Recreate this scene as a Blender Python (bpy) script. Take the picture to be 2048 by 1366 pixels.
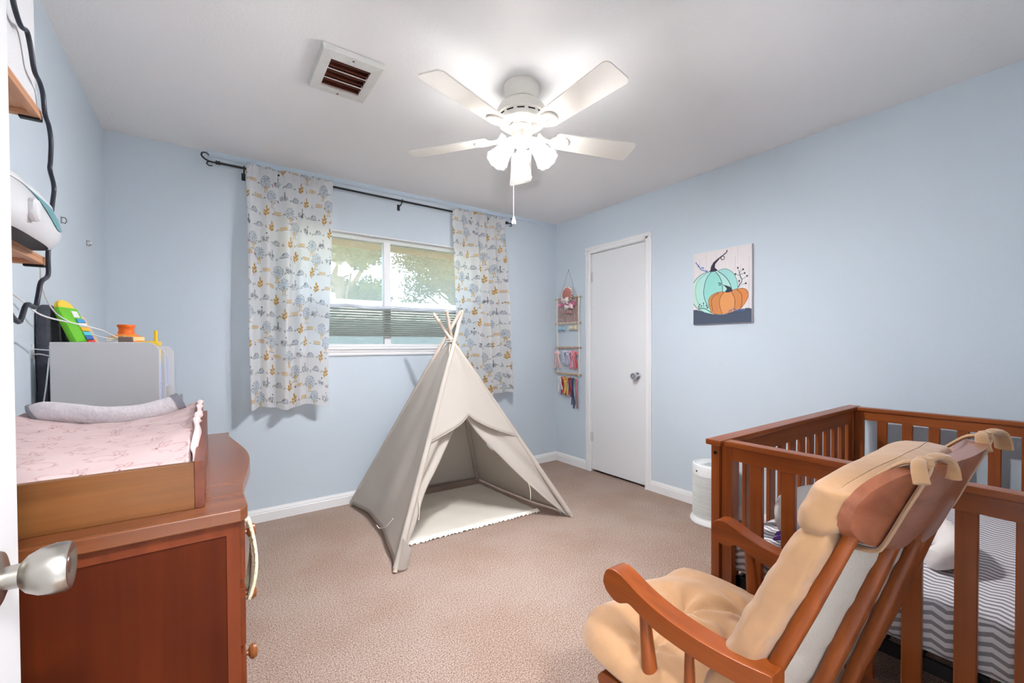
import bpy, bmesh, math, random
import numpy as np
from mathutils import Vector, Matrix
random.seed(7); np.random.seed(7)
for o in list(bpy.data.objects): bpy.data.objects.remove(o)
S = bpy.context.scene; COL = S.collection
R = math.radians; PI = math.pi
# ------------------------------------------------------------------ camera
CAMH = 1.193; YAW, PIT, ROL = R(35.343), R(-0.818), R(-0.265)
fw = Vector((math.sin(YAW)*math.cos(PIT), math.cos(YAW)*math.cos(PIT), math.sin(PIT)))
rt = Vector((math.cos(YAW), -math.sin(YAW), 0)); up = rt.cross(fw)
rt, up = math.cos(ROL)*rt+math.sin(ROL)*up, -math.sin(ROL)*rt+math.cos(ROL)*up
cd = bpy.data.cameras.new('camera'); cam = bpy.data.objects.new('camera', cd); COL.objects.link(cam)
m = Matrix((rt, up, -fw)).transposed().to_4x4(); m.translation = (0, 0, CAMH); cam.matrix_world = m
cd.sensor_width = 36; cd.lens = 849.26/2048*36; cd.shift_y = 20.37/2048; cd.clip_start = 0.02
S.camera = cam
# ------------------------------------------------------------------ light and exposure
W = bpy.data.worlds.new('sky'); S.world = W; W.use_nodes = True
wn = W.node_tree.nodes; wl = W.node_tree.links
bg = wn['Background']; sk = wn.new('ShaderNodeTexSky'); sk.sky_type = 'NISHITA'; sk.sun_disc = False
sk.sun_elevation = R(48); sk.sun_rotation = R(200)
wl.new(sk.outputs[0], bg.inputs[0]); bg.inputs[1].default_value = 2.8
sd = bpy.data.lights.new('sun', 'SUN'); sd.energy = 4.0; sd.angle = R(1); sd.color = (1, .95, .86)
sun = bpy.data.objects.new('sun', sd); COL.objects.link(sun); sun.rotation_euler = (R(42), 0, R(18))
BULB = 3300.0; SHADE = 21.0; HALL_FILL = 370.0
S.view_settings.view_transform = 'Standard'; S.view_settings.look = 'None'
S.view_settings.exposure = 0.0; S.view_settings.gamma = 1.0
S.view_settings.use_curve_mapping = False
# ------------------------------------------------------------------ room numbers
XL, XR, YB, YF, H = -.486, 2.934, 3.342, -.06, 2.44
# ------------------------------------------------------------------ materials
def lin(c): return tuple((x/255/12.92 if x/255 <= .04045 else ((x/255+.055)/1.055)**2.4) for x in c)
def C(*c): return lin(c)+(1,)
MATS = {}
def mat(name, col, rough=.6, bump=0, bscale=80, spec=.4, metal=0, var=0, vscale=4, **kw):
    if name in MATS: return MATS[name]
    mm = bpy.data.materials.new(name); mm.use_nodes = True; nt = mm.node_tree; b = nt.nodes['Principled BSDF']
    b.inputs['Base Color'].default_value = C(*col); b.inputs['Roughness'].default_value = rough
    b.inputs['Specular IOR Level'].default_value = spec; b.inputs['Metallic'].default_value = metal
    for k, v in kw.items(): b.inputs[k.replace('_', ' ')].default_value = v
    tc = nt.nodes.new('ShaderNodeTexCoord')
    if var:
        n = nt.nodes.new('ShaderNodeTexNoise'); n.inputs['Scale'].default_value = vscale; n.inputs['Detail'].default_value = 4
        r = nt.nodes.new('ShaderNodeMixRGB'); r.inputs[1].default_value = C(*[max(0, x*(1-var)) for x in col]); r.inputs[2].default_value = C(*[min(255, x*(1+var)) for x in col])
        nt.links.new(tc.outputs['Object'], n.inputs['Vector']); nt.links.new(n.outputs[0], r.inputs[0]); nt.links.new(r.outputs[0], b.inputs['Base Color'])
    if bump:
        n = nt.nodes.new('ShaderNodeTexNoise'); n.inputs['Scale'].default_value = bscale; n.inputs['Detail'].default_value = 3
        u = nt.nodes.new('ShaderNodeBump'); u.inputs['Strength'].default_value = bump; u.inputs['Distance'].default_value = .01
        nt.links.new(tc.outputs['Object'], n.inputs['Vector']); nt.links.new(n.outputs[0], u.inputs['Height']); nt.links.new(u.outputs[0], b.inputs['Normal'])
    MATS[name] = mm; return mm
def wood(name, dark, light, axis, rough=.35, s=1.0, spec=.45):
    key = name+axis
    if key in MATS: return MATS[key]
    mm = bpy.data.materials.new(key); mm.use_nodes = True; nt = mm.node_tree; b = nt.nodes['Principled BSDF']
    tc = nt.nodes.new('ShaderNodeTexCoord'); mp = nt.nodes.new('ShaderNodeMapping')
    sc = [45*s]*3; sc['xyz'.index(axis)] = 2.2*s; mp.inputs['Scale'].default_value = sc
    n = nt.nodes.new('ShaderNodeTexNoise'); n.inputs['Scale'].default_value = 1; n.inputs['Detail'].default_value = 6; n.inputs['Distortion'].default_value = .6
    n2 = nt.nodes.new('ShaderNodeTexNoise'); n2.inputs['Scale'].default_value = 3.5; n2.inputs['Detail'].default_value = 2
    mx = nt.nodes.new('ShaderNodeMath'); mx.operation = 'MULTIPLY_ADD'; mx.inputs[1].default_value = .55
    m2 = nt.nodes.new('ShaderNodeMath'); m2.operation = 'MULTIPLY'; m2.inputs[1].default_value = .45
    cr = nt.nodes.new('ShaderNodeValToRGB'); cr.color_ramp.elements[0].position = .33; cr.color_ramp.elements[1].position = .68
    cr.color_ramp.elements[0].color = C(*dark); cr.color_ramp.elements[1].color = C(*light)
    L = nt.links.new
    L(tc.outputs['Object'], mp.inputs[0]); L(mp.outputs[0], n.inputs['Vector']); L(tc.outputs['Object'], n2.inputs['Vector'])
    L(n2.outputs[0], m2.inputs[0]); L(n.outputs[0], mx.inputs[0]); L(m2.outputs[0], mx.inputs[2]); L(mx.outputs[0], cr.inputs[0]); L(cr.outputs[0], b.inputs['Base Color'])
    b.inputs['Roughness'].default_value = rough; b.inputs['Specular IOR Level'].default_value = spec
    MATS[key] = mm; return mm
def cloth_print(name, transl=.0, rough=.85):
    if name in MATS: return MATS[name]
    mm = bpy.data.materials.new(name); mm.use_nodes = True; nt = mm.node_tree; b = nt.nodes['Principled BSDF']
    a = nt.nodes.new('ShaderNodeAttribute'); a.attribute_name = 'print'
    nt.links.new(a.outputs['Color'], b.inputs['Base Color']); b.inputs['Roughness'].default_value = rough; b.inputs['Specular IOR Level'].default_value = .2
    if transl:
        t = nt.nodes.new('ShaderNodeBsdfTranslucent'); x = nt.nodes.new('ShaderNodeMixShader'); x.inputs[0].default_value = transl
        nt.links.new(a.outputs['Color'], t.inputs[0]); nt.links.new(b.outputs[0], x.inputs[1]); nt.links.new(t.outputs[0], x.inputs[2])
        nt.links.new(x.outputs[0], nt.nodes['Material Output'].inputs[0])
    MATS[name] = mm; return mm
def translucent(name, col, fac, rough=.8, bump=0, bscale=300):
    mm = mat(name, col, rough, bump, bscale, spec=.2); nt = mm.node_tree
    t = nt.nodes.new('ShaderNodeBsdfTranslucent'); t.inputs[0].default_value = C(*col); x = nt.nodes.new('ShaderNodeMixShader'); x.inputs[0].default_value = fac
    nt.links.new(nt.nodes['Principled BSDF'].outputs[0], x.inputs[1]); nt.links.new(t.outputs[0], x.inputs[2]); nt.links.new(x.outputs[0], nt.nodes['Material Output'].inputs[0])
    return mm
def glass_pane():
    mm = bpy.data.materials.new('window_glass'); mm.use_nodes = True; nt = mm.node_tree; nt.nodes.remove(nt.nodes['Principled BSDF'])
    t = nt.nodes.new('ShaderNodeBsdfTransparent'); t.inputs[0].default_value = (.93, .95, .93, 1)
    g = nt.nodes.new('ShaderNodeBsdfGlossy'); g.inputs['Roughness'].default_value = .02
    f = nt.nodes.new('ShaderNodeFresnel'); f.inputs[0].default_value = 1.5; x = nt.nodes.new('ShaderNodeMixShader')
    nt.links.new(f.outputs[0], x.inputs[0]); nt.links.new(t.outputs[0], x.inputs[1]); nt.links.new(g.outputs[0], x.inputs[2]); nt.links.new(x.outputs[0], nt.nodes['Material Output'].inputs[0])
    return mm
def emitter(name, col, strength):
    mm = bpy.data.materials.new(name); mm.use_nodes = True; nt = mm.node_tree; nt.nodes.remove(nt.nodes['Principled BSDF'])
    e = nt.nodes.new('ShaderNodeEmission'); e.inputs[0].default_value = C(*col); e.inputs[1].default_value = strength
    nt.links.new(e.outputs[0], nt.nodes['Material Output'].inputs[0]); return mm
def carpet_mat():
    mm = bpy.data.materials.new('carpet'); mm.use_nodes = True; nt = mm.node_tree; b = nt.nodes['Principled BSDF']; L = nt.links.new
    tc = nt.nodes.new('ShaderNodeTexCoord')
    n = nt.nodes.new('ShaderNodeTexNoise'); n.inputs['Scale'].default_value = 190; n.inputs['Detail'].default_value = 4; n.inputs['Roughness'].default_value = .65
    n2 = nt.nodes.new('ShaderNodeTexNoise'); n2.inputs['Scale'].default_value = 2.6; n2.inputs['Detail'].default_value = 3
    cr = nt.nodes.new('ShaderNodeValToRGB'); e = cr.color_ramp.elements
    e[0].position = .33; e[0].color = C(94, 73, 63); e[1].position = .62; e[1].color = C(195, 177, 165)
    k = cr.color_ramp.elements.new(.46); k.color = C(154, 132, 120)
    c2 = nt.nodes.new('ShaderNodeValToRGB'); e = c2.color_ramp.elements
    e[0].position = .35; e[0].color = C(244, 237, 232); e[1].position = .62; e[1].color = C(255, 255, 255)
    mx = nt.nodes.new('ShaderNodeMixRGB'); mx.blend_type = 'MULTIPLY'; mx.inputs[0].default_value = 1
    u = nt.nodes.new('ShaderNodeBump'); u.inputs['Strength'].default_value = .5; u.inputs['Distance'].default_value = .005
    L(tc.outputs['Object'], n.inputs['Vector']); L(tc.outputs['Object'], n2.inputs['Vector']); L(n.outputs[0], cr.inputs[0]); L(n2.outputs[0], c2.inputs[0])
    L(cr.outputs[0], mx.inputs[1]); L(c2.outputs[0], mx.inputs[2]); L(mx.outputs[0], b.inputs['Base Color']); L(n.outputs[0], u.inputs['Height']); L(u.outputs[0], b.inputs['Normal'])
    b.inputs['Roughness'].default_value = .95; b.inputs['Specular IOR Level'].default_value = .05
    return mm
def chevron_mat():
    mm = bpy.data.materials.new('chevron_sheet'); mm.use_nodes = True; nt = mm.node_tree; b = nt.nodes['Principled BSDF']; L = nt.links.new
    uv = nt.nodes.new('ShaderNodeUVMap'); sp = nt.nodes.new('ShaderNodeSeparateXYZ'); L(uv.outputs[0], sp.inputs[0])
    def M(op, a, bb=None):
        x = nt.nodes.new('ShaderNodeMath'); x.operation = op
        for i, v in enumerate((a, bb)):
            if v is None: continue
            if isinstance(v, (int, float)): x.inputs[i].default_value = v
            else: L(v, x.inputs[i])
        return x.outputs[0]
    z = M('PINGPONG', sp.outputs[0], .026); s = M('ADD', sp.outputs[1], M('MULTIPLY', z, .42)); f = M('FRACT', M('DIVIDE', s, .0235))
    g = M('GREATER_THAN', f, .55)
    mx = nt.nodes.new('ShaderNodeMixRGB'); mx.inputs[1].default_value = C(236, 232, 234); mx.inputs[2].default_value = C(150, 147, 152)
    L(g, mx.inputs[0]); L(mx.outputs[0], b.inputs['Base Color']); b.inputs['Roughness'].default_value = .9; b.inputs['Specular IOR Level'].default_value = .1
    return mm
# ------------------------------------------------------------------ mesh helpers
def smoothpath(pts, k=6, closed=False):
    pts = [Vector(q) for q in pts]; n = len(pts); out = []
    rng = n if closed else n-1
    for i in range(rng):
        g = lambda j: pts[j % n] if closed else pts[max(0, min(n-1, j))]
        a, b, c, d = g(i-1), g(i), g(i+1), g(i+2)
        for j in range(k):
            t = j/k
            out.append(.5*((2*b)+(c-a)*t+(2*a-5*b+4*c-d)*t*t+(3*b-a-3*c+d)*t**3))
    if not closed: out.append(pts[-1])
    return out
class MB:
    def __init__(s): s.v = []; s.f = []; s.uv = None
    def add(s, vs, fs):
        o = len(s.v); s.v += [tuple(q) for q in vs]; s.f += [tuple(i+o for i in f) for f in fs]; return s
    def box(s, x0, x1, y0, y1, z0, z1, mt=None):
        vs = [Vector((x, y, z)) for z in (z0, z1) for y in (y0, y1) for x in (x0, x1)]
        if mt is not None: vs = [mt @ q for q in vs]
        return s.add(vs, [(0, 2, 3, 1), (4, 5, 7, 6), (0, 1, 5, 4), (2, 6, 7, 3), (0, 4, 6, 2), (1, 3, 7, 5)])
    def tube(s, pts, r, n=8, flat=1.0, caps=True):
        pts = [Vector(q) for q in pts]; N = len(pts); rs = r if isinstance(r, (list, tuple)) else [r]*N
        if len(rs) != N: rs = [float(np.interp(i/(N-1)*(len(rs)-1), range(len(rs)), rs)) for i in range(N)]
        t0 = (pts[1]-pts[0]).normalized(); ref = Vector((0, 0, 1)) if abs(t0.z) < .9 else Vector((1, 0, 0)); a = t0.cross(ref).normalized()
        vs = []
        for i in range(N):
            t = (pts[min(i+1, N-1)]-pts[max(i-1, 0)]).normalized(); a = (a-t*a.dot(t)).normalized(); b = t.cross(a)
            for j in range(n):
                an = 2*PI*j/n; vs.append(pts[i]+rs[i]*(math.cos(an)*a+flat*math.sin(an)*b))
        fs = [(i*n+j, i*n+(j+1) % n, (i+1)*n+(j+1) % n, (i+1)*n+j) for i in range(N-1) for j in range(n)]
        if caps: fs += [tuple(range(n-1, -1, -1)), tuple((N-1)*n+j for j in range(n))]
        return s.add(vs, fs)
    def lathe(s, prof, n=32, mt=None, wob=None, caps=True):
        vs = []
        for (r, z) in prof:
            for j in range(n):
                an = 2*PI*j/n; rr = r*(wob(an, z) if wob else 1); q = Vector((rr*math.cos(an), rr*math.sin(an), z)); vs.append(mt @ q if mt is not None else q)
        N = len(prof); fs = [(i*n+j, i*n+(j+1) % n, (i+1)*n+(j+1) % n, (i+1)*n+j) for i in range(N-1) for j in range(n)]
        if caps:
            if prof[0][0] > 1e-5: fs.append(tuple(range(n-1, -1, -1)))
            if prof[-1][0] > 1e-5: fs.append(tuple((N-1)*n+j for j in range(n)))
        return s.add(vs, fs)
    def prism(s, outline, d0, d1, fn):
        n = len(outline); vs = [fn(a, b, d0) for a, b in outline]+[fn(a, b, d1) for a, b in outline]
        fs = [(i, (i+1) % n, n+(i+1) % n, n+i) for i in range(n)]+[tuple(range(n-1, -1, -1)), tuple(range(n, 2*n))]
        return s.add(vs, fs)
    def grid(s, P, cu=False, cv=False, uv=None):
        nu, nv = len(P), len(P[0]); vs = [q for row in P for q in row]; fs = []
        for i in range(nu if cu else nu-1):
            for j in range(nv if cv else nv-1):
                fs.append((i*nv+j, ((i+1) % nu)*nv+j, ((i+1) % nu)*nv+(j+1) % nv, i*nv+(j+1) % nv))
        return s.add(vs, fs)
    def mesh(s, name, bevel=0, seg=2, smooth=True, ang=35, origin=(0, 0, 0)):
        me = bpy.data.meshes.new(name); og = Vector(origin)
        me.from_pydata([tuple(Vector(q)-og) for q in s.v], [], s.f)
        bm = bmesh.new(); bm.from_mesh(me)
        bmesh.ops.remove_doubles(bm, verts=bm.verts, dist=1e-5) if bevel else None
        bmesh.ops.recalc_face_normals(bm, faces=bm.faces)
        if bevel:
            ed = [e for e in bm.edges if len(e.link_faces) == 2 and e.calc_face_angle(0) > R(30)]
            bmesh.ops.bevel(bm, geom=ed, offset=bevel, segments=seg, affect='EDGES', profile=.5, clamp_overlap=True)
        bm.to_mesh(me); bm.free()
        if smooth:
            me.polygons.foreach_set('use_smooth', [True]*len(me.polygons))
            try: me.set_sharp_from_angle(angle=R(ang))
            except Exception: pass
        me.update(); return me
ORG = {}
def tag(o, label=None, cat=None, group=None, kind=None):
    if label: o['label'] = label
    if cat: o['category'] = cat
    if group: o['group'] = group
    if kind: o['kind'] = kind
    return o
def link(name, me, m=None, parent=None, loc=None):
    o = bpy.data.objects.new(name, me); COL.objects.link(o)
    if m is not None and not me.materials: me.materials.append(m)
    if parent is not None: o.parent = parent
    if loc is not None: o.location = Vector(loc)-(ORG.get(parent.name, Vector()) if parent is not None else Vector())
    ORG[o.name] = ORG.get(parent.name, Vector()) if parent is not None and loc is None else Vector(loc if loc is not None else (0, 0, 0))
    return o
def wnorm(o, kw):
    if kw.get('bevel'): md = o.modifiers.new('weighted_normals', 'WEIGHTED_NORMAL'); md.keep_sharp = True
    return o
def part(name, mb, m, parent, **kw):
    return wnorm(link(name, mb.mesh(name, origin=ORG.get(parent.name, Vector()), **kw), m, parent), kw)
def thing(name, label, cat, loc=(0, 0, 0), group=None, kind=None):
    o = bpy.data.objects.new(name, None); COL.objects.link(o); o.location = loc; o.empty_display_size = .1
    ORG[o.name] = Vector(loc); return tag(o, label, cat, group, kind)
def solo(name, mb, m, label, cat, loc=(0, 0, 0), group=None, kind=None, **kw):
    o = link(name, mb.mesh(name, origin=loc, **kw), m, None, loc); return tag(o, label, cat, group, kind)
def struct(name, mb, m, parent=None, **kw):
    o = part(name, mb, m, parent, **kw) if parent is not None else link(name, mb.mesh(name, **kw), m, None)
    if parent is None: o['kind'] = 'structure'
    return o
def solid(o, t, off=0): md = o.modifiers.new('thickness', 'SOLIDIFY'); md.thickness = t; md.offset = off; return o
# ---- numpy drawing surface used for prints (vertex colours on dense cloth grids)
class Canvas:
    def __init__(s, w, h, px, col):
        s.px = px; s.W = int(w*px); s.H = int(h*px); s.a = np.ones((s.H, s.W, 3))*np.array(lin(col)); s.yy, s.xx = np.mgrid[0:s.H, 0:s.W]; s.xx = (s.xx+.5)/px; s.yy = (s.yy+.5)/px
    def _blend(s, sl, al, col): s.a[sl] = s.a[sl]*(1-al[..., None])+np.array(lin(col))*al[..., None]
    def _sl(s, pts, pad):
        p = np.array(pts); x0, y0 = p.min(0)-pad; x1, y1 = p.max(0)+pad
        i0, i1 = max(0, int(y0*s.px)), min(s.H, int(y1*s.px)+2); j0, j1 = max(0, int(x0*s.px)), min(s.W, int(x1*s.px)+2)
        return (slice(i0, max(i0, i1)), slice(j0, max(j0, j1)))
    def stroke(s, pts, w, col, al=1):
        sl = s._sl(pts, w+2/s.px); x, y = s.xx[sl], s.yy[sl]
        if x.size == 0: return
        d = np.full(x.shape, 1e9)
        for (ax, ay), (bx, by) in zip(pts[:-1], pts[1:]):
            dx, dy = bx-ax, by-ay; L = dx*dx+dy*dy+1e-12; t = np.clip(((x-ax)*dx+(y-ay)*dy)/L, 0, 1); d = np.minimum(d, np.hypot(x-ax-t*dx, y-ay-t*dy))
        s._blend(sl, al*np.clip((w/2-d)*s.px+.5, 0, 1), col)
    def fill(s, pts, col, al=1):
        sl = s._sl(pts, 1/s.px); x, y = s.xx[sl], s.yy[sl]
        if x.size == 0: return
        ins = np.zeros(x.shape, bool); n = len(pts)
        for i in range(n):
            ax, ay = pts[i]; bx, by = pts[(i+1) % n]
            if ay == by: continue
            c = ((ay > y) != (by > y)) & (x < (bx-ax)*(y-ay)/(by-ay)+ax); ins ^= c
        s._blend(sl, al*ins.astype(float), col)
    def blob(s, x, y, rx, ry, col, al=1, rot=0):
        s.fill([(x+rx*math.cos(t)*math.cos(rot)-ry*math.sin(t)*math.sin(rot), y+rx*math.cos(t)*math.sin(rot)+ry*math.sin(t)*math.cos(rot)) for t in np.linspace(0, 2*PI, 20)[:-1]], col, al)
    def ring(s, x, y, r, w, col, a0=0, a1=2*PI, al=1, ry=None):
        s.stroke([(x+r*math.cos(t), y+(ry or r)*math.sin(t)) for t in np.linspace(a0, a1, 18)], w, col, al)
    def at(s, u, v):
        j = np.clip((u*s.W).astype(int), 0, s.W-1); i = np.clip((v*s.H).astype(int), 0, s.H-1); return s.a[i, j]
def paint(o, cols):
    at = o.data.color_attributes.new('print', 'FLOAT_COLOR', 'POINT'); c = np.ones((len(o.data.vertices), 4), np.float32); c[:, :3] = cols
    at.data.foreach_set('color', c.ravel())
# ------------------------------------------------------------------ common materials
m_wall = mat('blue_wall_paint', (202, 213, 222), .7, .09, 120, spec=.25)
m_ceil = mat('ceiling_paint', (248, 248, 248), .85, .12, 90, spec=.1)
m_white = mat('white_trim_paint', (236, 236, 236), .4, spec=.4)
m_doorp = mat('door_paint', (228, 229, 230), .5, .02, 200, spec=.35)
m_chrome = mat('satin_nickel', (178, 173, 165), .3, metal=1)
m_chrome2 = mat('polished_chrome', (225, 226, 230), .08, metal=1)
m_black = mat('black_metal', (22, 22, 26), .45)
m_carpet = carpet_mat()
m_dark = mat('dark_gap', (20, 17, 15), .9)
# ================================================================== ROOM
struct('floor', MB().box(XL-.12, XR+.12, YF-.12, YB+.12, -.1, 0), m_carpet, smooth=False)
struct('floor_hall', MB().box(XL-.12, XR+.12, -1.5, YF-.12, -.1, -.004), mat('hall_bounce_white', (226, 224, 220), .4, var=.03), smooth=False)  # unseen hall floor, made white to bounce lamp light up into the room
struct('ceiling', MB().box(XL-.12, XR+.12, -1.5, YB+.12, H, H+.1), m_ceil, smooth=False)
WX0, WX1, WZ0, WZ1 = .36, 1.985, 1.175, 2.06
b = MB(); T = .14
b.box(XL-.12, WX0, YB, YB+T, 0, H); b.box(WX1, XR+.12, YB, YB+T, 0, H); b.box(WX0, WX1, YB, YB+T, 0, WZ0); b.box(WX0, WX1, YB, YB+T, WZ1, H)
struct('wall_back', b, m_wall, smooth=False)
DY0, DY1, DZ = 2.22, 2.85, 2.06
b = MB(); b.box(XR, XR+.12, -1.5, DY0, 0, H); b.box(XR, XR+.12, DY1, YB, 0, H); b.box(XR, XR+.12, DY0, DY1, DZ, H)
struct('wall_right', b, m_wall, smooth=False)
struct('wall_left', MB().box(XL-.12, XL, -1.5, YB, 0, H), m_wall, smooth=False)
b = MB(); b.box(XL, -.25, YF-.12, YF, 0, H); b.box(.66, XR, YF-.12, YF, 0, H); b.box(-.25, .66, YF-.12, YF, 2.06, H)
struct('wall_front', b, m_wall, smooth=False)
struct('wall_hall', MB().box(XL-.12, XR+.12, -1.6, -1.5, 0, H), m_ceil, smooth=False)
# baseboards with a stepped profile
def baseprof(fn, a0, a1):
    pr = [(0, 0), (.014, 0), (.014, .058), (.011, .063), (.011, .071), (.006, .080), (.0045, .088), (0, .088)]
    return MB().prism(pr, a0, a1, fn)
bb = struct('baseboard_back', baseprof(lambda a, z, d: (d, YB-a, z), XL, XR), m_white, ang=20)
q = baseprof(lambda a, z, d: (XR-a, d, z), 2.907, YB-.014); q2 = baseprof(lambda a, z, d: (XR-a, d, z), YF, 2.173); q.add(q2.v, q2.f)
struct('baseboard_right', q, m_white, ang=20)
struct('baseboard_left', baseprof(lambda a, z, d: (XL+a, d, z), YF, YB-.014), m_white, ang=20)
# small cove along the back wall, painted like the wall
struct('trim_1', MB().prism([(0, 0), (.012, 0), (.02, .012), (.022, .03), (0, .03)], .0, XR-.001, lambda a, z, d: (d, YB-a, H-.03+z)), mat('cove_paint', (196, 210, 222), .6), ang=20)
# ---- closet door
d1 = thing('door_1', 'white flat closet door in white casing on the right wall', 'door', (XR, 2.535, 0), kind='structure')
def casing_profile(w): return [(0, 0), (.012, .002), (.017, .012), (.017, .03), (.013, .04), (.015, w-.012), (.01, w), (0, w)]
b = MB(); w = .062
prf = casing_profile(w)
b.prism(prf, 0, 2.05+w, lambda a, t, d: (XR-a, 2.845+t, d if t < .001 else d))
b.prism(prf, 0, 2.05+w, lambda a, t, d: (XR-a, 2.225-t+.002, d))
b.prism(prf, 2.225-w, 2.845+w, lambda a, t, d: (XR-a, d, 2.055+t))
part('casing', b, m_white, d1, ang=25)
part('jamb', MB().box(XR+.0, XR+.12, 2.842, 2.85, 0, 2.06).box(XR, XR+.12, 2.22, 2.228, 0, 2.06).box(XR, XR+.12, 2.22, 2.85, 2.052, 2.06), m_white, d1)
part('closet_back', MB().box(XR+.12, XR+.13, 2.2, 2.87, 0, 2.1), m_dark, d1, smooth=False)
part('leaf', MB().box(XR+.004, XR+.039, 2.2315, 2.8385, .022, 2.049), m_doorp, d1, bevel=.002)
for z in (1.83, .33):
    hg = part('hinge', MB().lathe([(.0055, z-.045), (.0055, z+.045)], 10, Matrix.Translation((XR-.003, 2.842, 0))).box(XR-.001, XR+.0035, 2.818, 2.842, z-.044, z+.044), mat('hinge_painted', (206, 206, 206), .4), d1, bevel=.0008, seg=1)
def knob(parent, base, axis, sc=1.0, m=None, rose_m=None):
    rot = Vector((0, 0, 1)).rotation_difference(Vector(axis)).to_matrix().to_4x4(); mt = Matrix.Translation(base) @ rot @ Matrix.Scale(sc, 4)
    k = part('knob', MB().lathe([(0, .064), (.009, .064), (.011, .0615), (.013, .0615), (.0215, .066), (.0265, .066), (.0285, .062), (.029, .052), (.0265, .04), (.021, .03), (.0135, .024), (.0125, .006)], 40, mt, caps=False), m, parent, ang=40)
    part('rose', MB().lathe([(.033, 0), (.033, .003), (.03, .008), (.02, .0115), (.0128, .012)], 40, mt, caps=False), rose_m or m, k)
    return k
knob(d1, (XR+.003, 2.308, .932), (-1, 0, 0), .98, m_chrome2)
# ---- entry door, standing open beside the camera
d2 = thing('door_2', 'white entry door standing open at the left edge of view', 'door', (-.21, 0, 0), kind='structure')
part('leaf', MB().box(-.228, -.193, -.05, .764, .015, 2.04), m_doorp, d2, bevel=.002)
kb = knob(d2, (-.193, .68, .947), (1, 0, 0), .93, m_chrome)
part('casing', MB().box(-.25, -.23, YF-.125, YF+.002, 0, 2.06)  .box(.645, .66, YF-.125, YF+.002, 0, 2.06).box(-.25, .66, YF-.125, YF+.002, 2.045, 2.06), m_white, d2)
# ---- window
wn1 = thing('window_1', 'white framed two pane window between the printed curtains', 'window', (1.17, YB, 1.17), kind='structure')
FY = YB+.055
fr = mat('window_frame_vinyl', (222, 226, 222), .45)
part('reveal', MB().box(WX0, WX1, YB, YB+T, WZ1-.008, WZ1).box(WX0, WX0+.008, YB, YB+T, WZ0, WZ1).box(WX1-.008, WX1, YB, YB+T, WZ0, WZ1), m_white, wn1, smooth=False)
part('head', MB().box(WX0, WX1, FY, FY+.06, 2.022, 2.052), fr, wn1, bevel=.003)
part('jamb', MB().box(WX0, WX0+.045, FY, FY+.06, 1.2, 2.052), fr, wn1, bevel=.003)
part('jamb', MB().box(WX1-.045, WX1, FY, FY+.06, 1.2, 2.052), fr, wn1, bevel=.003)
part('mullion', MB().box(1.145, 1.2, FY-.005, FY+.05, 1.2, 2.03), mat('mullion_white', (240, 241, 242), .4), wn1, bevel=.004)
part('bottom_rail', MB().box(WX0, WX1, FY, FY+.06, 1.175, 1.212), fr, wn1, bevel=.003)
gl = glass_pane()
for x0, x1 in ((WX0+.04, 1.15), (1.195, WX1-.04)):
    part('pane', MB().box(x0, x1, FY+.03, FY+.034, 1.205, 2.025), gl, wn1, smooth=False)
scm = bpy.data.materials.new('insect_screen'); scm.use_nodes = True; _n = scm.node_tree
_t = _n.nodes.new('ShaderNodeBsdfTransparent'); _d = _n.nodes.new('ShaderNodeBsdfTranslucent'); _d.inputs[0].default_value = C(214, 204, 184); _x = _n.nodes.new('ShaderNodeMixShader'); _x.inputs[0].default_value = .34
_n.links.new(_t.outputs[0], _x.inputs[1]); _n.links.new(_d.outputs[0], _x.inputs[2]); _n.links.new(_x.outputs[0], _n.nodes['Material Output'].inputs[0])
for x0, x1 in ((WX0+.04, 1.15), (1.195, WX1-.04)):
    part('insect_screen', MB().box(x0, x1, FY+.05, FY+.051, 1.205, 2.025), scm, wn1, smooth=False)
part('sill', MB().box(WX0-.05, WX1+.05, YB-.03, YB+T, 1.168, 1.19), m_white, wn1, bevel=.005)
part('apron', MB().prism([(0, 0), (.013, .002), (.016, .012), (.011, .022), (.016, .032), (.017, .047), (0, .047)], WX0-.035, WX1+.035, lambda a, z, d: (d, YB-a, 1.121+z)), m_white, wn1, ang=20)
# ================================================================== OUTDOORS
gr = struct('ground', MB().box(-8, 14, YB+T, 22, -.3, -.12), mat('grass_ground', (92, 100, 60), .95, .5, 30, var=.3, vscale=6), smooth=False)
eave = thing('roof_eave', 'brown wooden roof eave over the window outside', 'eave', (1.2, YB+.5, 2.2))
we = wood('eave_wood', (176, 106, 70), (222, 154, 112), 'x', .7)
part('fascia', MB().box(-1.5, 4, YB+.68, YB+.70, 2.10, 2.32), we, eave)
part('soffit', MB().box(-1.5, 4, YB+T, YB+.68, 2.30, 2.32), we, eave)
# garden fence of lap boards: each board its own piece
hs = thing('lap_board_fence', 'pale horizontal board fence seen through the window', 'fence', (3.5, 6.6, -.12))
sid = mat('lap_siding', (142, 138, 124), .8, var=.05)
part('backing', MB().box(-2, 9, 6.63, 6.66, -.12, 1.9), sid, hs, smooth=False)
bd = MB().prism([(0, 0), (-.026, 0), (-.004, .112), (0, .112)], -5.5, 5.5, lambda a, z, d: (d, a, z)).mesh('lap_board', smooth=False)
bd.materials.append(sid)
for k in range(19): link('lap_board', bd, None, hs, (3.5, 6.63, -.12+.106*k))
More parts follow.
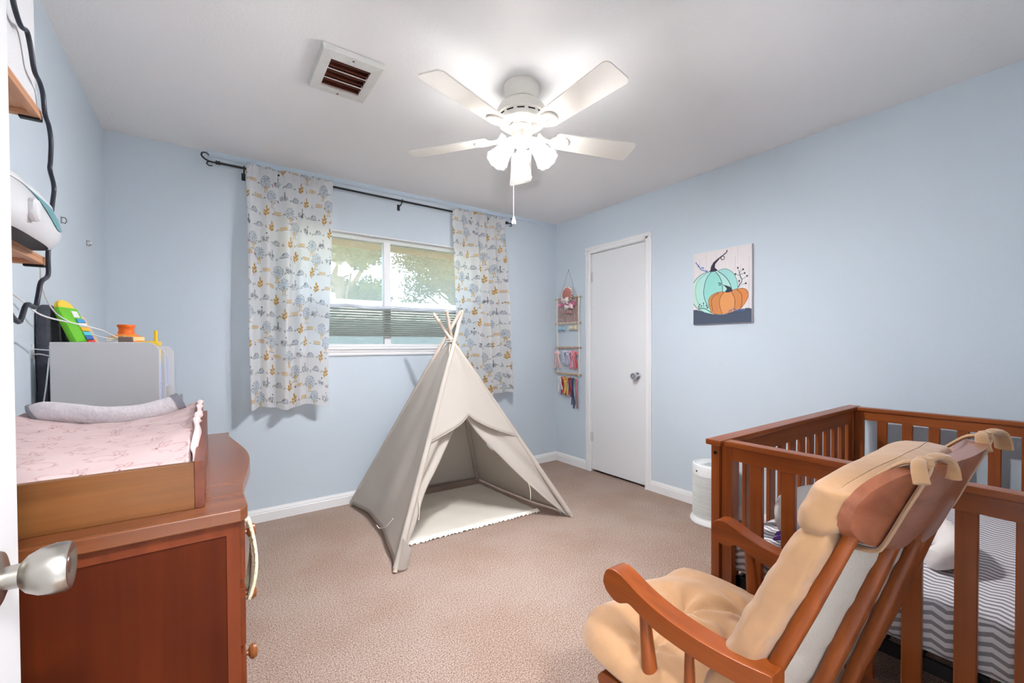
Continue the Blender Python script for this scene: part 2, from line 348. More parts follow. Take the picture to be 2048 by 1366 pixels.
# trees
def leaves(mb, cen, rad, n, size):
    for _ in range(n):
        d = Vector(np.random.normal(size=3)); d.normalize(); r = random.random()**.4
        c = Vector(cen)+Vector((d.x*rad[0], d.y*rad[1], d.z*rad[2]))*r
        a = Vector(np.random.normal(size=3)).normalized(); b_ = a.orthogonal().normalized(); s = size*random.uniform(.6, 1.3)
        mb.add([c-a*s, c+b_*s*.5, c+a*s, c-b_*s*.5], [(0, 1, 2, 3)])
leafm = [translucent('leaf_green_%d' % i, c, .45, .6) for i, c in enumerate(((72, 78, 40), (92, 84, 50), (60, 68, 44)))]
bark = mat('tree_bark', (112, 92, 74), .9, .6, 25)
def tree(x, y, hgt, spread, label, mi, nb=14):
    t = thing('tree', label, 'tree', (x, y, -.12), 'trees beyond the neighbouring house')
    tr = MB(); trunk = smoothpath([(x, y, -.12), (x+.1, y, hgt*.35), (x-.1, y+.1, hgt*.7), (x+.05, y, hgt)], 5); tr.tube(trunk, [.2, .15, .1, .04], 8)
    cr = MB()
    for k in range(nb):
        an = k*2.4; z0 = hgt*random.uniform(.35, .8); e = Vector((x+spread*math.cos(an)*random.uniform(.5, 1), y+spread*.6*math.sin(an), z0+hgt*random.uniform(.05, .3)))
        tr.tube(smoothpath([(x, y, z0), (x+.4*(e.x-x), y+.4*(e.y-y), z0+.25*(e.z-z0)), e], 4), [.06, .035, .012], 6)
        leaves(cr, e, (spread*.35, spread*.3, spread*.24), 430, .07)
    part('trunk', tr, bark, t); part('crown', cr, leafm[mi], t, smooth=False)
tree(2.3, 9.6, 4.6, 1.15, 'leafy tree with a leaning branch behind the left window pane', 0, 22)
tree(5.9, 11.2, 4.9, 1.6, 'dense olive tree behind the right window pane', 1, 64)
tree(-.4, 10.2, 5.2, 1.2, 'farther green tree partly hidden by the left curtain', 2, 14)
hd = MB().box(-.3, 5.2, 4.98, 5.42, -.12, 1.5)
for k in range(16): leaves(hd, (-.2+.34*k, 5.2, .85), (.3, .34, .78), 520, .05)
solo('hedge', hd, mat('hedge_leaf', (46, 54, 46), .7, var=.3, vscale=20), 'dark clipped hedge low behind the window', 'hedge', (2.3, 5.2, -.12), kind='stuff', smooth=False)
# ---- unseen lamp added behind the doorway as fill light (a flush ceiling dome)
hl = thing('hall_fill_lamp', 'added unseen fill lamp in the hallway behind the doorway', 'lamp', (.2, -.8, H))
part('base', MB().lathe([(0, H), (.16, H), (.16, H-.02), (0, H-.02)], 32, Matrix.Translation((.2, -.8, 0))), m_white, hl)
part('dome', MB().lathe([(.15, H-.02), (.14, H-.05), (.1, H-.08), (.05, H-.095), (0, H-.1)], 32, Matrix.Translation((.2, -.8, 0))), emitter('hall_fill_glow', (250, 250, 253), HALL_FILL), hl)
# ================================================================== CEILING FAN
FX, FYY = 1.235, 1.652
fan = thing('ceiling_fan', 'white five blade ceiling fan with frosted tulip lamps', 'ceiling fan', (FX, FYY, H))
m_fan = mat('fan_enamel', (238, 233, 224), .3, spec=.5)
m_blade = mat('fan_blade_white', (240, 236, 228), .45)
TF = Matrix.Translation((FX, FYY, 0))
part('canopy', MB().lathe([(.0, H), (.083, H), (.085, H-.005), (.085, H-.028), (.081, H-.034), (.081, H-.06), (.076, H-.074), (.06, H-.082)], 48, TF), m_fan, fan)
mo = part('motor_housing', MB().lathe([(.06, 2.362), (.085, 2.356), (.105, 2.342), (.117, 2.322), (.12, 2.3), (.119, 2.292), (.114, 2.29), (.114, 2.268), (.109, 2.258), (.1, 2.254), (.085, 2.25), (.06, 2.243), (.04, 2.243)], 48, TF), m_fan, fan)
for k in range(14):
    a = k*2*PI/14; mt = TF @ Matrix.Rotation(a, 4, 'Z')
    part('vent_slot', MB().box(.1135, .1145, -.017, .017, 2.277, 2.283, mt), m_dark, mo, smooth=False)
part('switch_housing', MB().lathe([(.04, 2.244), (.058, 2.24), (.058, 2.222), (.05, 2.215), (.05, 2.192), (.062, 2.186), (.062, 2.178), (.05, 2.172), (.045, 2.16), (.03, 2.15), (.0, 2.146)], 40, TF), m_fan, fan)
for k in range(5):
    a = R(-162+72*k); mt = TF @ Matrix.Rotation(a, 4, 'Z') @ Matrix.Translation((0, 0, 2.203)) @ Matrix.Rotation(R(-12), 4, 'X')
    out = []
    r0, r1, w0, w1 = .17, .6, .054, .068
    def arc(cx, cy, r, a0, a1, n=6): return [(cx+r*math.cos(t), cy+r*math.sin(t)) for t in np.linspace(a0, a1, n)]
    out = [(r0, -w0+.02)]+arc(r0+.02, -w0+.02, .02, PI, 1.5*PI)+arc(r1-.025, -w1+.025, .025, -PI/2, 0)+arc(r1-.025, w1-.025, .025, 0, PI/2)+arc(r0+.02, w0-.02, .02, PI/2, PI)
    bl = part('blade', MB().prism(out[1:], -.003, .003, lambda x, y, z: mt @ Vector((x, y, z))), m_blade, fan)
    ir = MB()
    ring = [(.195+.045*math.cos(t), .036*math.sin(t), -.007) for t in np.linspace(0, 2*PI, 25)]
    ir.tube([mt @ Vector(q) for q in ring], .0065, 8, flat=.8, caps=False)
    ir.tube([mt @ Vector(q) for q in smoothpath([(.09, 0, .02), (.115, .0, -.004), (.15, 0, -.009)], 5)], [.02, .016, .015], 8, flat=.5)
    ir.tube([mt @ Vector(q) for q in ((.155, .004, -.007), (.235, .018, -.007))], .0055, 6); ir.tube([mt @ Vector(q) for q in ((.155, -.004, -.007), (.235, -.018, -.007))], .0055, 6)
    part('blade_iron', ir, m_fan, fan)
m_shade = translucent('frosted_glass', (252, 251, 248), .5, .35)
_sb = m_shade.node_tree.nodes['Principled BSDF']; _sb.inputs['Emission Color'].default_value = C(250, 250, 252); _sb.inputs['Emission Strength'].default_value = SHADE   # lit frosted glass
m_bulb = emitter('bulb_glow', (249, 249, 253), BULB)
for k, az in enumerate((54.7, 174.7, -65.3)):
    a = R(az); dirv = Vector((math.cos(a), math.sin(a), 0)); tl = R(36)
    ax = (dirv*math.sin(tl)+Vector((0, 0, -math.cos(tl)))).normalized()
    base = Vector((FX, FYY, 2.172))+dirv*.052
    rot = Vector((0, 0, 1)).rotation_difference(ax).to_matrix().to_4x4(); mt = Matrix.Translation(base) @ rot
    part('lamp_arm', MB().lathe([(.0, -.03), (.013, -.03), (.014, .0), (.022, .006), (.024, .012), (.024, .036), (.0, .036)], 24, mt), m_fan, fan)
    def wob(an, z): return 1+.05*math.cos(9*an)*max(0, min(1, (z-.06)/.085))**2
    prof = [(.021, .016), (.027, .02), (.031, .035), (.034, .06), (.038, .085), (.043, .11), (.048, .13), (.052, .143), (.0505, .1435), (.0465, .13), (.0415, .11), (.0365, .085), (.0325, .06), (.029, .037), (.0255, .0225), (.021, .019)]
    sh = part('glass_shade', MB().lathe(prof, 72, mt, wob, caps=False), m_shade, fan)
    part('socket', MB().lathe([(.0, .034), (.012, .034), (.012, .063), (0, .063)], 16, mt), m_fan, fan)
    part('bulb', MB().lathe([(.0, .062), (.011, .062), (.012, .076), (.018, .09), (.0225, .108), (.0205, .126), (.013, .138), (.0, .142)], 20, mt), m_bulb, fan)
cx, cy = FX-.034, FYY+.022
part('pull_chain', MB().tube([(cx, cy, 2.2), (cx, cy, 1.81)], .0008, 6), mat('chain_metal', (235, 235, 230), .3), fan)
part('pull_knob', MB().lathe([(.0, 1.815), (.004, 1.813), (.006, 1.805), (.009, 1.795), (.0105, 1.786), (.009, 1.78), (.0, 1.778)], 20, Matrix.Translation((cx, cy, 0))), m_white, fan)
# ================================================================== CEILING VENT
vt = thing('ceiling_vent', 'white framed air vent with dark louvers in the ceiling', 'vent', (.515, 2.03, H))
x0, x1, y0, y1 = .386, .645, 1.866, 2.2; i0, i1, j0, j1 = .43, .603, 1.925, 2.148
mv = mat('vent_paint', (222, 222, 218), .6, .3, 60, var=.06, vscale=20)
zt, zb = H-.002, H-.024
def bar(P4):
    vs = [(x, y, zt) for x, y in P4]+[(x+(.515-x)*.04, y+(2.03-y)*.04, zb) for x, y in P4]
    return MB().add(vs, [(0, 1, 2, 3), (7, 6, 5, 4), (0, 4, 5, 1), (1, 5, 6, 2), (2, 6, 7, 3), (3, 7, 4, 0)])
for P4 in (((x0, y0), (x1, y0), (i1, j0), (i0, j0)), ((x1, y0), (x1, y1), (i1, j1), (i1, j0)), ((x1, y1), (x0, y1), (i0, j1), (i1, j1)), ((x0, y1), (x0, y0), (i0, j0), (i0, j1))):
    part('frame_side', bar(P4), mv, vt, bevel=.0015, seg=1)
part('duct', MB().box(i0, i1, j0, j1, H-.004, H-.002), mat('duct_dark', (72, 34, 24), .8), vt, smooth=False)
lv = MB().box(i0+.002, i1-.002, -.013, .013, -.0008, .0008).mesh('louver', smooth=False)
lvm = mat('louver_rust', (126, 66, 48), .6); lv.materials.append(lvm)
for k in range(6):
    o = link('louver', lv, None, vt, (0, j0+.02+.0375*k, H-.014)); o.rotation_euler = (R(52), 0, 0)
ws = mat('louver_white', (225, 215, 210), .5)
for k in (2, 4):
    part('stay_rod', MB().box(i0+.002, i1-.002, j0+.0375*k-.006, j0+.0375*k-.003, H-.026, H-.022), ws, vt, smooth=False)
for (sx, sy) in ((.515, 1.893), (.515, 2.178)):
    part('screw', MB().lathe([(0, zb-.002), (.004, zb-.002), (.005, zb), (.005, zb+.002)], 10, Matrix.Translation((sx, sy, 0))), mat('screw_dark', (90, 80, 75), .5), vt)
# ================================================================== CURTAIN ROD
RY, RZ = YB-.08, 2.352
rod = thing('curtain_rod', 'thin black curtain rod with scrolled finials above the window', 'curtain rod', (1.2, RY, RZ))
part('rod', MB().tube([(.05, RY, RZ), (2.26, RY, RZ-.016)], .0075, 12), m_black, rod)
for x, s in ((.05, -1), (2.26, 1)):
    zz = RZ if s < 0 else RZ-.016
    g = MB(); g.lathe([(.0, -.012), (.012, -.012), (.012, -.004), (.009, 0), (.012, .004), (.012, .012), (0, .012)], 14, Matrix.Translation((x, RY, zz)) @ Matrix.Rotation(PI/2, 4, 'Y'))
    g.tube(smoothpath([(x, RY, zz), (x+s*.03, RY, zz-.002), (x+s*.06, RY, zz+.006), (x+s*.082, RY, zz+.026), (x+s*.078, RY, zz+.045), (x+s*.058, RY, zz+.048), (x+s*.045, RY, zz+.036)], 6), [.006, .005, .0035], 8)
    g.tube(smoothpath([(x+s*.03, RY, zz-.002), (x+s*.05, RY, zz-.004), (x+s*.056, RY, zz-.018), (x+s*.042, RY, zz-.028), (x+s*.028, RY, zz-.022)], 6), [.0045, .003], 8)
    part('finial', g, m_black, rod)
for x in (.19, 1.25, 2.215):
    g = MB(); z = RZ-.0075*(x/2.2)*2
    g.tube(smoothpath([(x, YB-.004, z-.03), (x, YB-.05, z-.026), (x, RY, z-.012), (x, RY-.012, z-.002), (x, RY-.01, z+.01)], 4), .0045, 8); g.box(x-.011, x+.011, YB-.004, YB-.0005, z-.055, z-.008)
    part('bracket', g, m_black, rod)
# ================================================================== CURTAINS
def motif_sheet(w, h, seed):
    rs = random.Random(seed); cv = Canvas(w, h, 520, (252, 251, 250))
    och, och2, gry, blu, red, grn = (214, 160, 52), (226, 184, 108), (76, 82, 92), (108, 124, 144), (168, 62, 76), (140, 136, 92)
    def scr(x, y, rx, ry, col, n, wd=.0022):
        for _ in range(n):
            a = rs.uniform(0, 6.28); r = rs.uniform(.2, .95); px, py = x+rx*r*math.cos(a), y+ry*r*math.sin(a)
            cv.ring(px, py, rs.uniform(.2, .4)*min(rx, ry), wd, col, rs.uniform(0, 6), rs.uniform(6, 9), .75)
    def treem(x, y):
        cv.blob(x, y, .036, .034, (222, 226, 230), .9)
        for k in range(11):
            a = k*2*PI/11; cv.ring(x+.034*math.cos(a), y+.032*math.sin(a), .0115, .0024, blu, a-1.7, a+1.7)
        scr(x, y, .03, .028, blu, 7, .0018)
        for dx in (-.008, .006): cv.stroke([(x+dx*1.4, y+.068), (x+dx, y+.045), (x+dx*.6, y+.026)], .007, och2)
        cv.stroke([(x-.032, y+.07), (x+.034, y+.071)], .0018, gry, .7)
    def bush(x, y):
        scr(x, y, .042, .022, gry, 16, .0022); cv.stroke([(x+.004, y+.01), (x+.006, y-.036)], .0036, (58, 60, 70)); cv.blob(x+.006, y-.04, .004, .007, (50, 52, 62))
        for k in range(5): cv.ring(x-.03+.004*k, y-.012+.009*(k % 3), .008, .0018, gry, 2, 5.5)
    def clump(x, y):   # honey coloured leaf sprig
        cv.stroke([(x-.004, y+.04), (x, y+.012), (x+.002, y-.018)], .003, (160, 108, 34))
        for (dx, dy, an) in ((-.013, .022, .7), (.014, .016, -.7), (-.011, .002, .6), (.013, -.006, -.6), (.002, -.024, 1.57)):
            cv.blob(x+dx, y+dy, .0155, .0078, och, .92, an); cv.stroke([(x+dx-.008*math.cos(an), y+dy-.008*math.sin(an)), (x+dx+.008*math.cos(an), y+dy+.008*math.sin(an))], .0018, (160, 108, 34))
    def hill(x, y):
        cv.fill([(x-.04, y+.012), (x-.012, y-.006), (x+.014, y-.02), (x+.034, y+.0), (x+.03, y+.013)], (214, 217, 222))
        cv.stroke([(x-.045, y+.012), (x-.012, y-.006), (x+.014, y-.021), (x+.034, y), (x+.03, y+.013), (x-.03, y+.014)], .002, gry)
        cv.stroke([(x-.02, y-.004), (x-.004, y-.02)], .005, (48, 50, 58))
    def cloud(x, y):
        for k in range(4): cv.blob(x-.022+.015*k, y+.003*(k % 2), .014, .011, (240, 218, 186), .9); 
        for k in range(5): cv.ring(x-.026+.013*k, y+.002*(k % 2)-.003, .0085, .0019, och2, 3.0, 6.6)
        cv.stroke([(x-.036, y+.012), (x+.034, y+.013)], .0018, (176, 140, 92))
    def bits(x, y):
        cv.ring(x, y, .006, .0028, red); cv.blob(x+.004, y+.007, .003, .004, (110, 40, 60))
    def leafb(x, y): cv.blob(x, y, .0045, .009, grn, .9, .6); cv.blob(x+.018, y-.006, .004, .008, grn, .9, -.4)
    def stick(x, y): cv.stroke([(x-.014, y+.003), (x, y-.002), (x+.013, y+.002)], .002, gry); cv.blob(x+.002, y-.004, .005, .003, gry)
    rows = int(h/.098)+2; seq = (treem, clump, bush, cloud, hill)
    for r in range(-1, rows):
        for c in range(-1, int(w/.118)+2):
            x = c*.118+(.059 if r % 2 else 0)+rs.uniform(-.01, .01); y = r*.098+rs.uniform(-.008, .008)
            seq[(c*2+r*3) % 5](x, y)
            (bits, leafb, stick)[(c+2*r) % 3](x+.06, y+.012)
    return cv
m_curt = cloth_print('printed_curtain_cotton', .65)
def curtain(label, tx0, tx1, bx0, bx1, zbot, seed, fold):
    nu, nv = 150, 420; ztop = 2.385
    U, V = np.meshgrid(np.linspace(0, 1, nu), np.linspace(0, 1, nv), indexing='ij')
    P = fold(U, V)
    gat = np.exp(-((V-.03)/.035)**2)
    X = (tx0+(tx1-tx0)*U)*(1-V)+(bx0+(bx1-bx0)*U)*V + .004*np.sin(V*7+U*25)*V
    Yc = RY-.012-P*(.25+.75*np.minimum(1, V*3)) + .006*np.sin(U*95+np.sin(U*17)*2)*gat
    Yc = Yc-.012*np.exp(-((V-.018)/.018)**2)
    zr = -.016*(X/2.26)
    Z = ztop+zr+.004*np.sin(U*60)*np.exp(-V*60)-(ztop-zbot)*V-.012*V*np.sin(U*11+seed)
    b = MB(); b.grid(np.stack([X, Yc, Z], -1).tolist())
    o = solo('curtain', b, m_curt, label, 'curtain', ((tx0+tx1)/2, RY, zbot), 'printed curtains at the window', ang=80)
    cv = motif_sheet(.86, 1.62, seed); c = cv.at(U.ravel(), V.ravel())
    paint(o, c); return o
def fold_l(U, V):
    a = .036*np.sin(U*30+1.2*np.sin(V*2))*np.clip((.74-U)/.2, 0, 1); b_ = .024*np.sin(U*13+.6+V)*np.clip((.9-U)/.3, 0, 1)+.03*np.clip((U-.66)/.34, 0, 1)*np.sin((U-.66)*7)
    return a+b_+.018*V
def fold_r(U, V):
    a = .034*np.sin(U*34+V)*np.clip((U-.25)/.2, 0, 1)+.02*np.sin(U*14+1)+.012*np.sin(U*45)*np.exp(-V*4)
    return a+.02*V
curtain('printed white curtain at the left of the window, nearer the dresser', .2, .728, .205, .672, .785, 3, fold_l)
curtain('printed white curtain at the right of the window, behind the tent', 1.683, 2.216, 1.72, 2.3, .772, 8, fold_r)
# ================================================================== WINDOW BLIND (lowered from the top)
bl = thing('window_blind', 'lowered slatted blind across the bottom of the window', 'blind', (1.17, YB+.02, 1.19))
msl = translucent('blind_slat', (168, 174, 166), .25, .5)
BY = YB+.022
n = 30; pts = [(WX0+.012+(WX1-WX0-.024)*i/n, BY, 1.498+.004*math.sin(i*.9)+(.004 if i % 9 < 2 else 0)) for i in range(n+1)]
part('top_rail', MB().tube(pts, .012, 8, flat=1.1), mat('rail_blue_white', (206, 214, 224), .4), bl)
sm = MB().prism([(-.0125, -.0012), (0, .0012), (.0125, -.0012), (.0125, -.0005), (0, .002), (-.0125, -.0005)], WX0+.015-1.17, WX1-.015-1.17, lambda y, z, d: (d, y, z)).mesh('slat'); sm.materials.append(msl)
z = 1.478; k = 0
while z > 1.262:
    o = link('slat', sm, None, bl, (1.17, BY, z)); o.rotation_euler = (R(36), 0, 0); z -= .0205-.00045*k; k += 1
part('bottom_rail', MB().box(WX0+.012, WX1-.012, BY-.012, BY+.012, 1.1905, 1.207), m_white, bl, bevel=.003)
for x in (.7, 1.66):
    part('lift_cord', MB().tube([(x, BY, 1.2), (x, BY, 1.495)], .0008, 5), m_white, bl)
# ================================================================== TEEPEE
m_can = translucent('canvas_tent', (220, 213, 204), .45, .9, .12, 500)
m_pole = wood('tent_pole_wood', (206, 186, 168), (228, 212, 196), 'z', .6)
TP = Vector((1.395, 2.715, 1.2))
FLp, FRp, BLp, BRp = Vector((.775, 2.165, 0)), Vector((2.035, 2.158, 0)), Vector((.84, 3.285, 0)), Vector((1.915, 3.235, 0))
tent = thing('play_tent', 'off-white canvas teepee play tent on four poles', 'tent', (1.4, 2.7, 0))
tips = {}
for nme, c, tp in (('fl', FLp, (1.51, 2.76, 1.45)), ('fr', FRp, (1.30, 2.80, 1.425)), ('bl', BLp, (1.455, 2.68, 1.44)), ('br', BRp, (1.33, 2.655, 1.435))):
    tp = Vector(tp); part('pole', MB().tube([c+Vector((0, 0, .004)), tp], [.013, .0125], 14), m_pole, tent)
    tips[nme] = (c, tp)
for nme in ('fl', 'fr', 'bl', 'br'):
    c, tp = tips[nme]
    part('pole_sleeve', MB().tube([c.lerp(tp, k) for k in (.012, .2, .4, .6, .76)], [.019, .018, .018, .018, .017], 14), m_can, tent)
part('rope_tie', MB().tube(smoothpath([(1.395+.034*math.cos(t), 2.715+.034*math.sin(t), 1.21+.003*t) for t in np.linspace(0, 12.5, 26)], 2), .0035, 6), mat('tie_cord', (226, 214, 200), .9), tent)
OFF = Vector((0, 0, 0))
def pole_pt(nme, z):
    c, tp = tips[nme]; t = z/(tp.z); q = c.lerp(tp, t); d = Vector((q.x-TP.x, q.y-TP.y, 0)); d = d.normalized() if d.length > 1e-4 else d
    return q+d*.017
def pole_pt_top(nme, z):
    q = pole_pt(nme, min(z, 1.08))
    if z > 1.08:
        t = (z-1.08)/.13; ang = math.atan2(tips[nme][0].y-TP.y, tips[nme][0].x-TP.x); e = TP+Vector((.03*math.cos(ang), .03*math.sin(ang), 0)); e.z = z
        q0 = q.copy(); q = q0.lerp(e, t); q.z = z
    return q
def face_pt(a, b_, u, z, sag=.0, wr=0, seed=0):
    p0, p1 = pole_pt_top(a, z), pole_pt_top(b_, z); q = p0.lerp(p1, u)
    nrm = (p1-p0).cross(Vector((0, 0, 1)));  nrm = nrm.normalized() if nrm.length > 1e-5 else Vector((0, 0, 0))
    if nrm.dot(q-Vector((TP.x, TP.y, q.z))) > 0: nrm = -nrm     # inwards
    s = math.sin(PI*u); w_ = wr*(math.sin(u*17+seed+z*4)*.5+math.sin(u*9-z*6+seed*2)*.5)*s
    return q+nrm*(sag*s+w_)
def full_face(a, b_, sag, wr, seed, hem):
    g = []
    for i in range(41):
        u = i/40; row = []
        for j in range(45):
            t = j/44; z0 = hem(u); z = z0+(1.21-z0)*t; row.append(face_pt(a, b_, u, z, sag*(1-t*.8), wr*(1-t)**.6, seed))
        g.append(row)
    return g
lf = part('side_panel', MB().grid(full_face('fl', 'bl', .05, .012, 1, lambda u: .012+.035*math.sin(PI*u)**.6)), m_can, tent, ang=80); solid(lf, .002)
bf = part('back_panel', MB().grid(full_face('bl', 'br', .03, .006, 4, lambda u: .02+.02*math.sin(PI*u))), m_can, tent, ang=80); solid(bf, .002)
# right panel with a leaf shaped peephole: rings from the hole to the border
hole = [(.56+.085*s*math.cos(t)*(1-.35*math.sin(t)), .455+.075*math.sin(t)) for t in np.linspace(0, 2*PI, 41)[:-1] for s in (1,)]
def border(th):
    c, s = math.cos(th), math.sin(th); k = 1e9
    if c > 1e-9: k = min(k, (1-.56)/c)
    if c < -1e-9: k = min(k, -.56/c)
    if s > 1e-9: k = min(k, (1.21-.455)/s)
    if s < -1e-9: k = min(k, -.435/s)
    return (.56+k*c, .455+k*s)
g = []; nh = 120
for i in range(nh):
    th = 2*PI*i/nh+.0001; hx, hz = .56+.10*math.cos(th)*(1-.3*math.sin(th)), .455+.075*math.sin(th)*(1.0)
    bx, bz = border(th); row = []
    for j in range(19):
        t = (j/18)**1.2; u, z = hx+(bx-hx)*t, hz+(bz-hz)*t
        row.append(face_pt('fr', 'br', min(1, max(0, u)), max(.02, z), .03*(1-z/1.3), .006, 2))
    g.append(row)
for th in (math.atan2(-.435, -.56), math.atan2(-.435, .44), math.atan2(.755, .44), math.atan2(.755, -.56)):   # keep the four corners
    i = int(round((th % (2*PI))/(2*PI)*nh)) % nh
    u = 0 if math.cos(th) < 0 else 1; z = .02 if math.sin(th) < 0 else 1.21; g[i][-1] = face_pt('fr', 'br', u, z)
rf = part('side_panel', MB().grid(g, cu=True), m_can, tent, ang=80); solid(rf, .002)
part('peephole_hem', MB().tube([r_[0] for r_ in g]+[g[0][0]], .003, 6, caps=False), mat('white_hem', (246, 243, 238), .9), tent)
# front: upper panel with a peaked lower edge, and two tied-back flaps below it
def lowedge(u):     # height of the front panel's lower edge
    return .742-.19*abs(u-.47)**.75*1.35 - (.03 if u > .47 else 0)*abs(u-.47)*2
g = []
for i in range(49):
    u = i/48; row = []
    for j in range(25):
        t = j/24; z = lowedge(u)+(1.21-lowedge(u))*t; row.append(face_pt('fl', 'fr', u, z, -.012*(1-t), .008*(1-t), 3))
    g.append(row)
up_ = part('front_panel', MB().grid(g), m_can, tent, ang=80); solid(up_, .002)
part('front_panel_hem', MB().tube([r_[0] for r_ in g], .003, 6), m_can, up_)
def flap(side, inner, wr, seed):
    g = []
    for j in range(41):
        t = j/40; z = .012+(.72-.012)*(1-t); pi = inner(t); row = []
        a = pole_pt('fl' if side < 0 else 'fr', max(.012, z))
        for i in range(17):
            s = i/16; q = a.lerp(pi, s); q.y += wr*math.sin(s*PI)*(math.sin(s*8+seed+t*5))+.03*math.sin(s*PI)*t; row.append(q)
        g.append(row)
    return g
def lin_curve(P):
    pts = smoothpath(P, 10); return lambda t: pts[min(len(pts)-1, int(round(t*(len(pts)-1))))].copy()
li = lin_curve([(1.372, 2.50, .738), (1.255, 2.452, .607), (1.13, 2.39, .452), (1.02, 2.335, .323), (.925, 2.262, .169), (.87, 2.235, .09), (.845, 2.205, .02)])
ri = lin_curve([(1.372, 2.50, .738), (1.455, 2.445, .599), (1.573, 2.385, .46), (1.693, 2.322, .319), (1.85, 2.247, .154), (1.95, 2.20, .06), (2.0, 2.165, .012)])
f1 = part('door_flap', MB().grid(flap(-1, li, .014, 1)), m_can, tent, ang=80); solid(f1, .002)
f2 = part('door_flap', MB().grid(flap(1, ri, .01, 2)), m_can, tent, ang=80); solid(f2, .002)
part('turned_corner', MB().grid([[Vector((.79+.055*u+.02*v, 2.158-.012*math.sin(PI*u)-.012*v, .014+.17*v*(1-.45*u))) for v in np.linspace(0, 1, 9)] for u in np.linspace(0, 1, 9)]), m_can, tent, ang=80)
for pts in ([(.97, 2.31, .31), (.965, 2.285, .25), (.955, 2.275, .2)], [(1.75, 2.29, .27), (1.757, 2.27, .21), (1.752, 2.262, .15)], [(.80, 2.26, .25), (.775, 2.30, .2), (.765, 2.38, .165), (.762, 2.42, .17)], [(1.36, 2.66, 1.2), (1.345, 2.65, 1.16), (1.35, 2.645, 1.12)]):
    part('tie_string', MB().tube(smoothpath(pts, 5), .0028, 6), mat('tie_cord', (226, 214, 200), .9), tent)
# mat inside
mp = thing('play_mat', 'cream padded mat with a frilled edge inside the tent', 'mat', (1.4, 2.75, 0))
g = []
A, B_, Cc, D = Vector((.92, 2.43, 0)), Vector((1.905, 2.375, 0)), Vector((1.87, 3.12, 0)), Vector((.94, 3.16, 0))
for i in range(61):
    u = i/60; row = []
    for j in range(47):
        v = j/46; q = A.lerp(B_, u).lerp(D.lerp(Cc, u), v); e = min(u, 1-u, v, 1-v); q.z = .006+.016*min(1, e/.03)**.5+.002*math.sin(u*23+v*11)*min(1, e*8)+.0015*math.sin(v*31-u*9); row.append(q)
    g.append(row)
m_mat = mat('mat_cotton', (208, 202, 190), .9, .1, 260)
part('pad', MB().grid(g), m_mat, mp, ang=80)
g = []
for i in range(241):
    u = i/240; q = A.lerp(B_, u); row = []
    for j in range(6):
        v = j/5; s = math.sin(u*210+1.5*math.sin(u*40)); row.append((q.x+.004*math.cos(u*200)*v, q.y+.008-.03*v, .02-.014*v*v+.005*s*v))
    g.append(row)
fo = part('frill', MB().grid(g), mat('frill_cotton', (246, 241, 230), .9), mp, ang=80); solid(fo, .0015)
# ================================================================== HAIR BOW HANGER (right wall, by the corner)
HX = XR-.018
hg = thing('bow_hanger', 'macrame and dowel hair bow hanger beside the closet door', 'wall hanger', (XR, 3.155, .9))
m_rope = mat('cotton_rope', (232, 224, 210), .95, .5, 220); m_dow = wood('dowel_wood', (176, 150, 120), (210, 186, 156), 'y', .6)
HY0, HY1 = 3.30, 2.985
rows = (1.665, 1.412, 1.172, .908)
for z in rows: part('dowel', MB().tube([(HX, HY0+.03, z), (HX, HY1-.028, z)], .0065, 10), m_dow, hg)
for y in (HY0, HY1): part('strap', MB().tube(smoothpath([(HX, y, 1.69), (HX-.002, y+.004, 1.45), (HX, y-.003, 1.2), (HX, y, .89)], 5), .010, 8, flat=.6), m_rope, hg)
part('hanging_string', MB().tube([(HX, HY0-.03, 1.665), (XR-.006, 3.144, 1.945), (HX, HY1+.03, 1.665)], .0012, 5), mat('string_grey', (120, 116, 112), .9), hg)
part('nail', MB().tube([(XR-.012, 3.144, 1.947), (XR-.0005, 3.144, 1.943)], .002, 6), m_dark, hg)
net = MB()
for k in range(13):
    y = HY0-.012-(HY0-HY1-.024)*k/12
    net.tube([(HX-.001, y, 1.66), (HX-.001, HY0-.012-(HY0-HY1-.024)*((k+3) % 13)/12 if k < 10 else y, 1.42)], .003, 5)
    net.tube([(HX+.002, y, 1.66), (HX+.002, HY0-.012-(HY0-HY1-.024)*((k-3))/12 if k > 2 else y, 1.42)], .003, 5)
for k in range(12): net.tube([(HX, HY0-.01, 1.435+.019*k), (HX, HY1+.01, 1.435+.019*k)], .0026, 5)
part('net_panel', net, mat('net_cord', (182, 150, 140), .95), hg)
for z in rows[1:]:
    kn = MB()
    for k in range(15):
        y = HY0-.01-(HY0-HY1-.02)*k/14; kn.tube([(HX-.008, y, z+.011), (HX-.011, y-.004, z), (HX-.006, y, z-.012)], .0042, 5)
    part('knot_row', kn, m_rope if z > 1.3 else m_dow, hg)
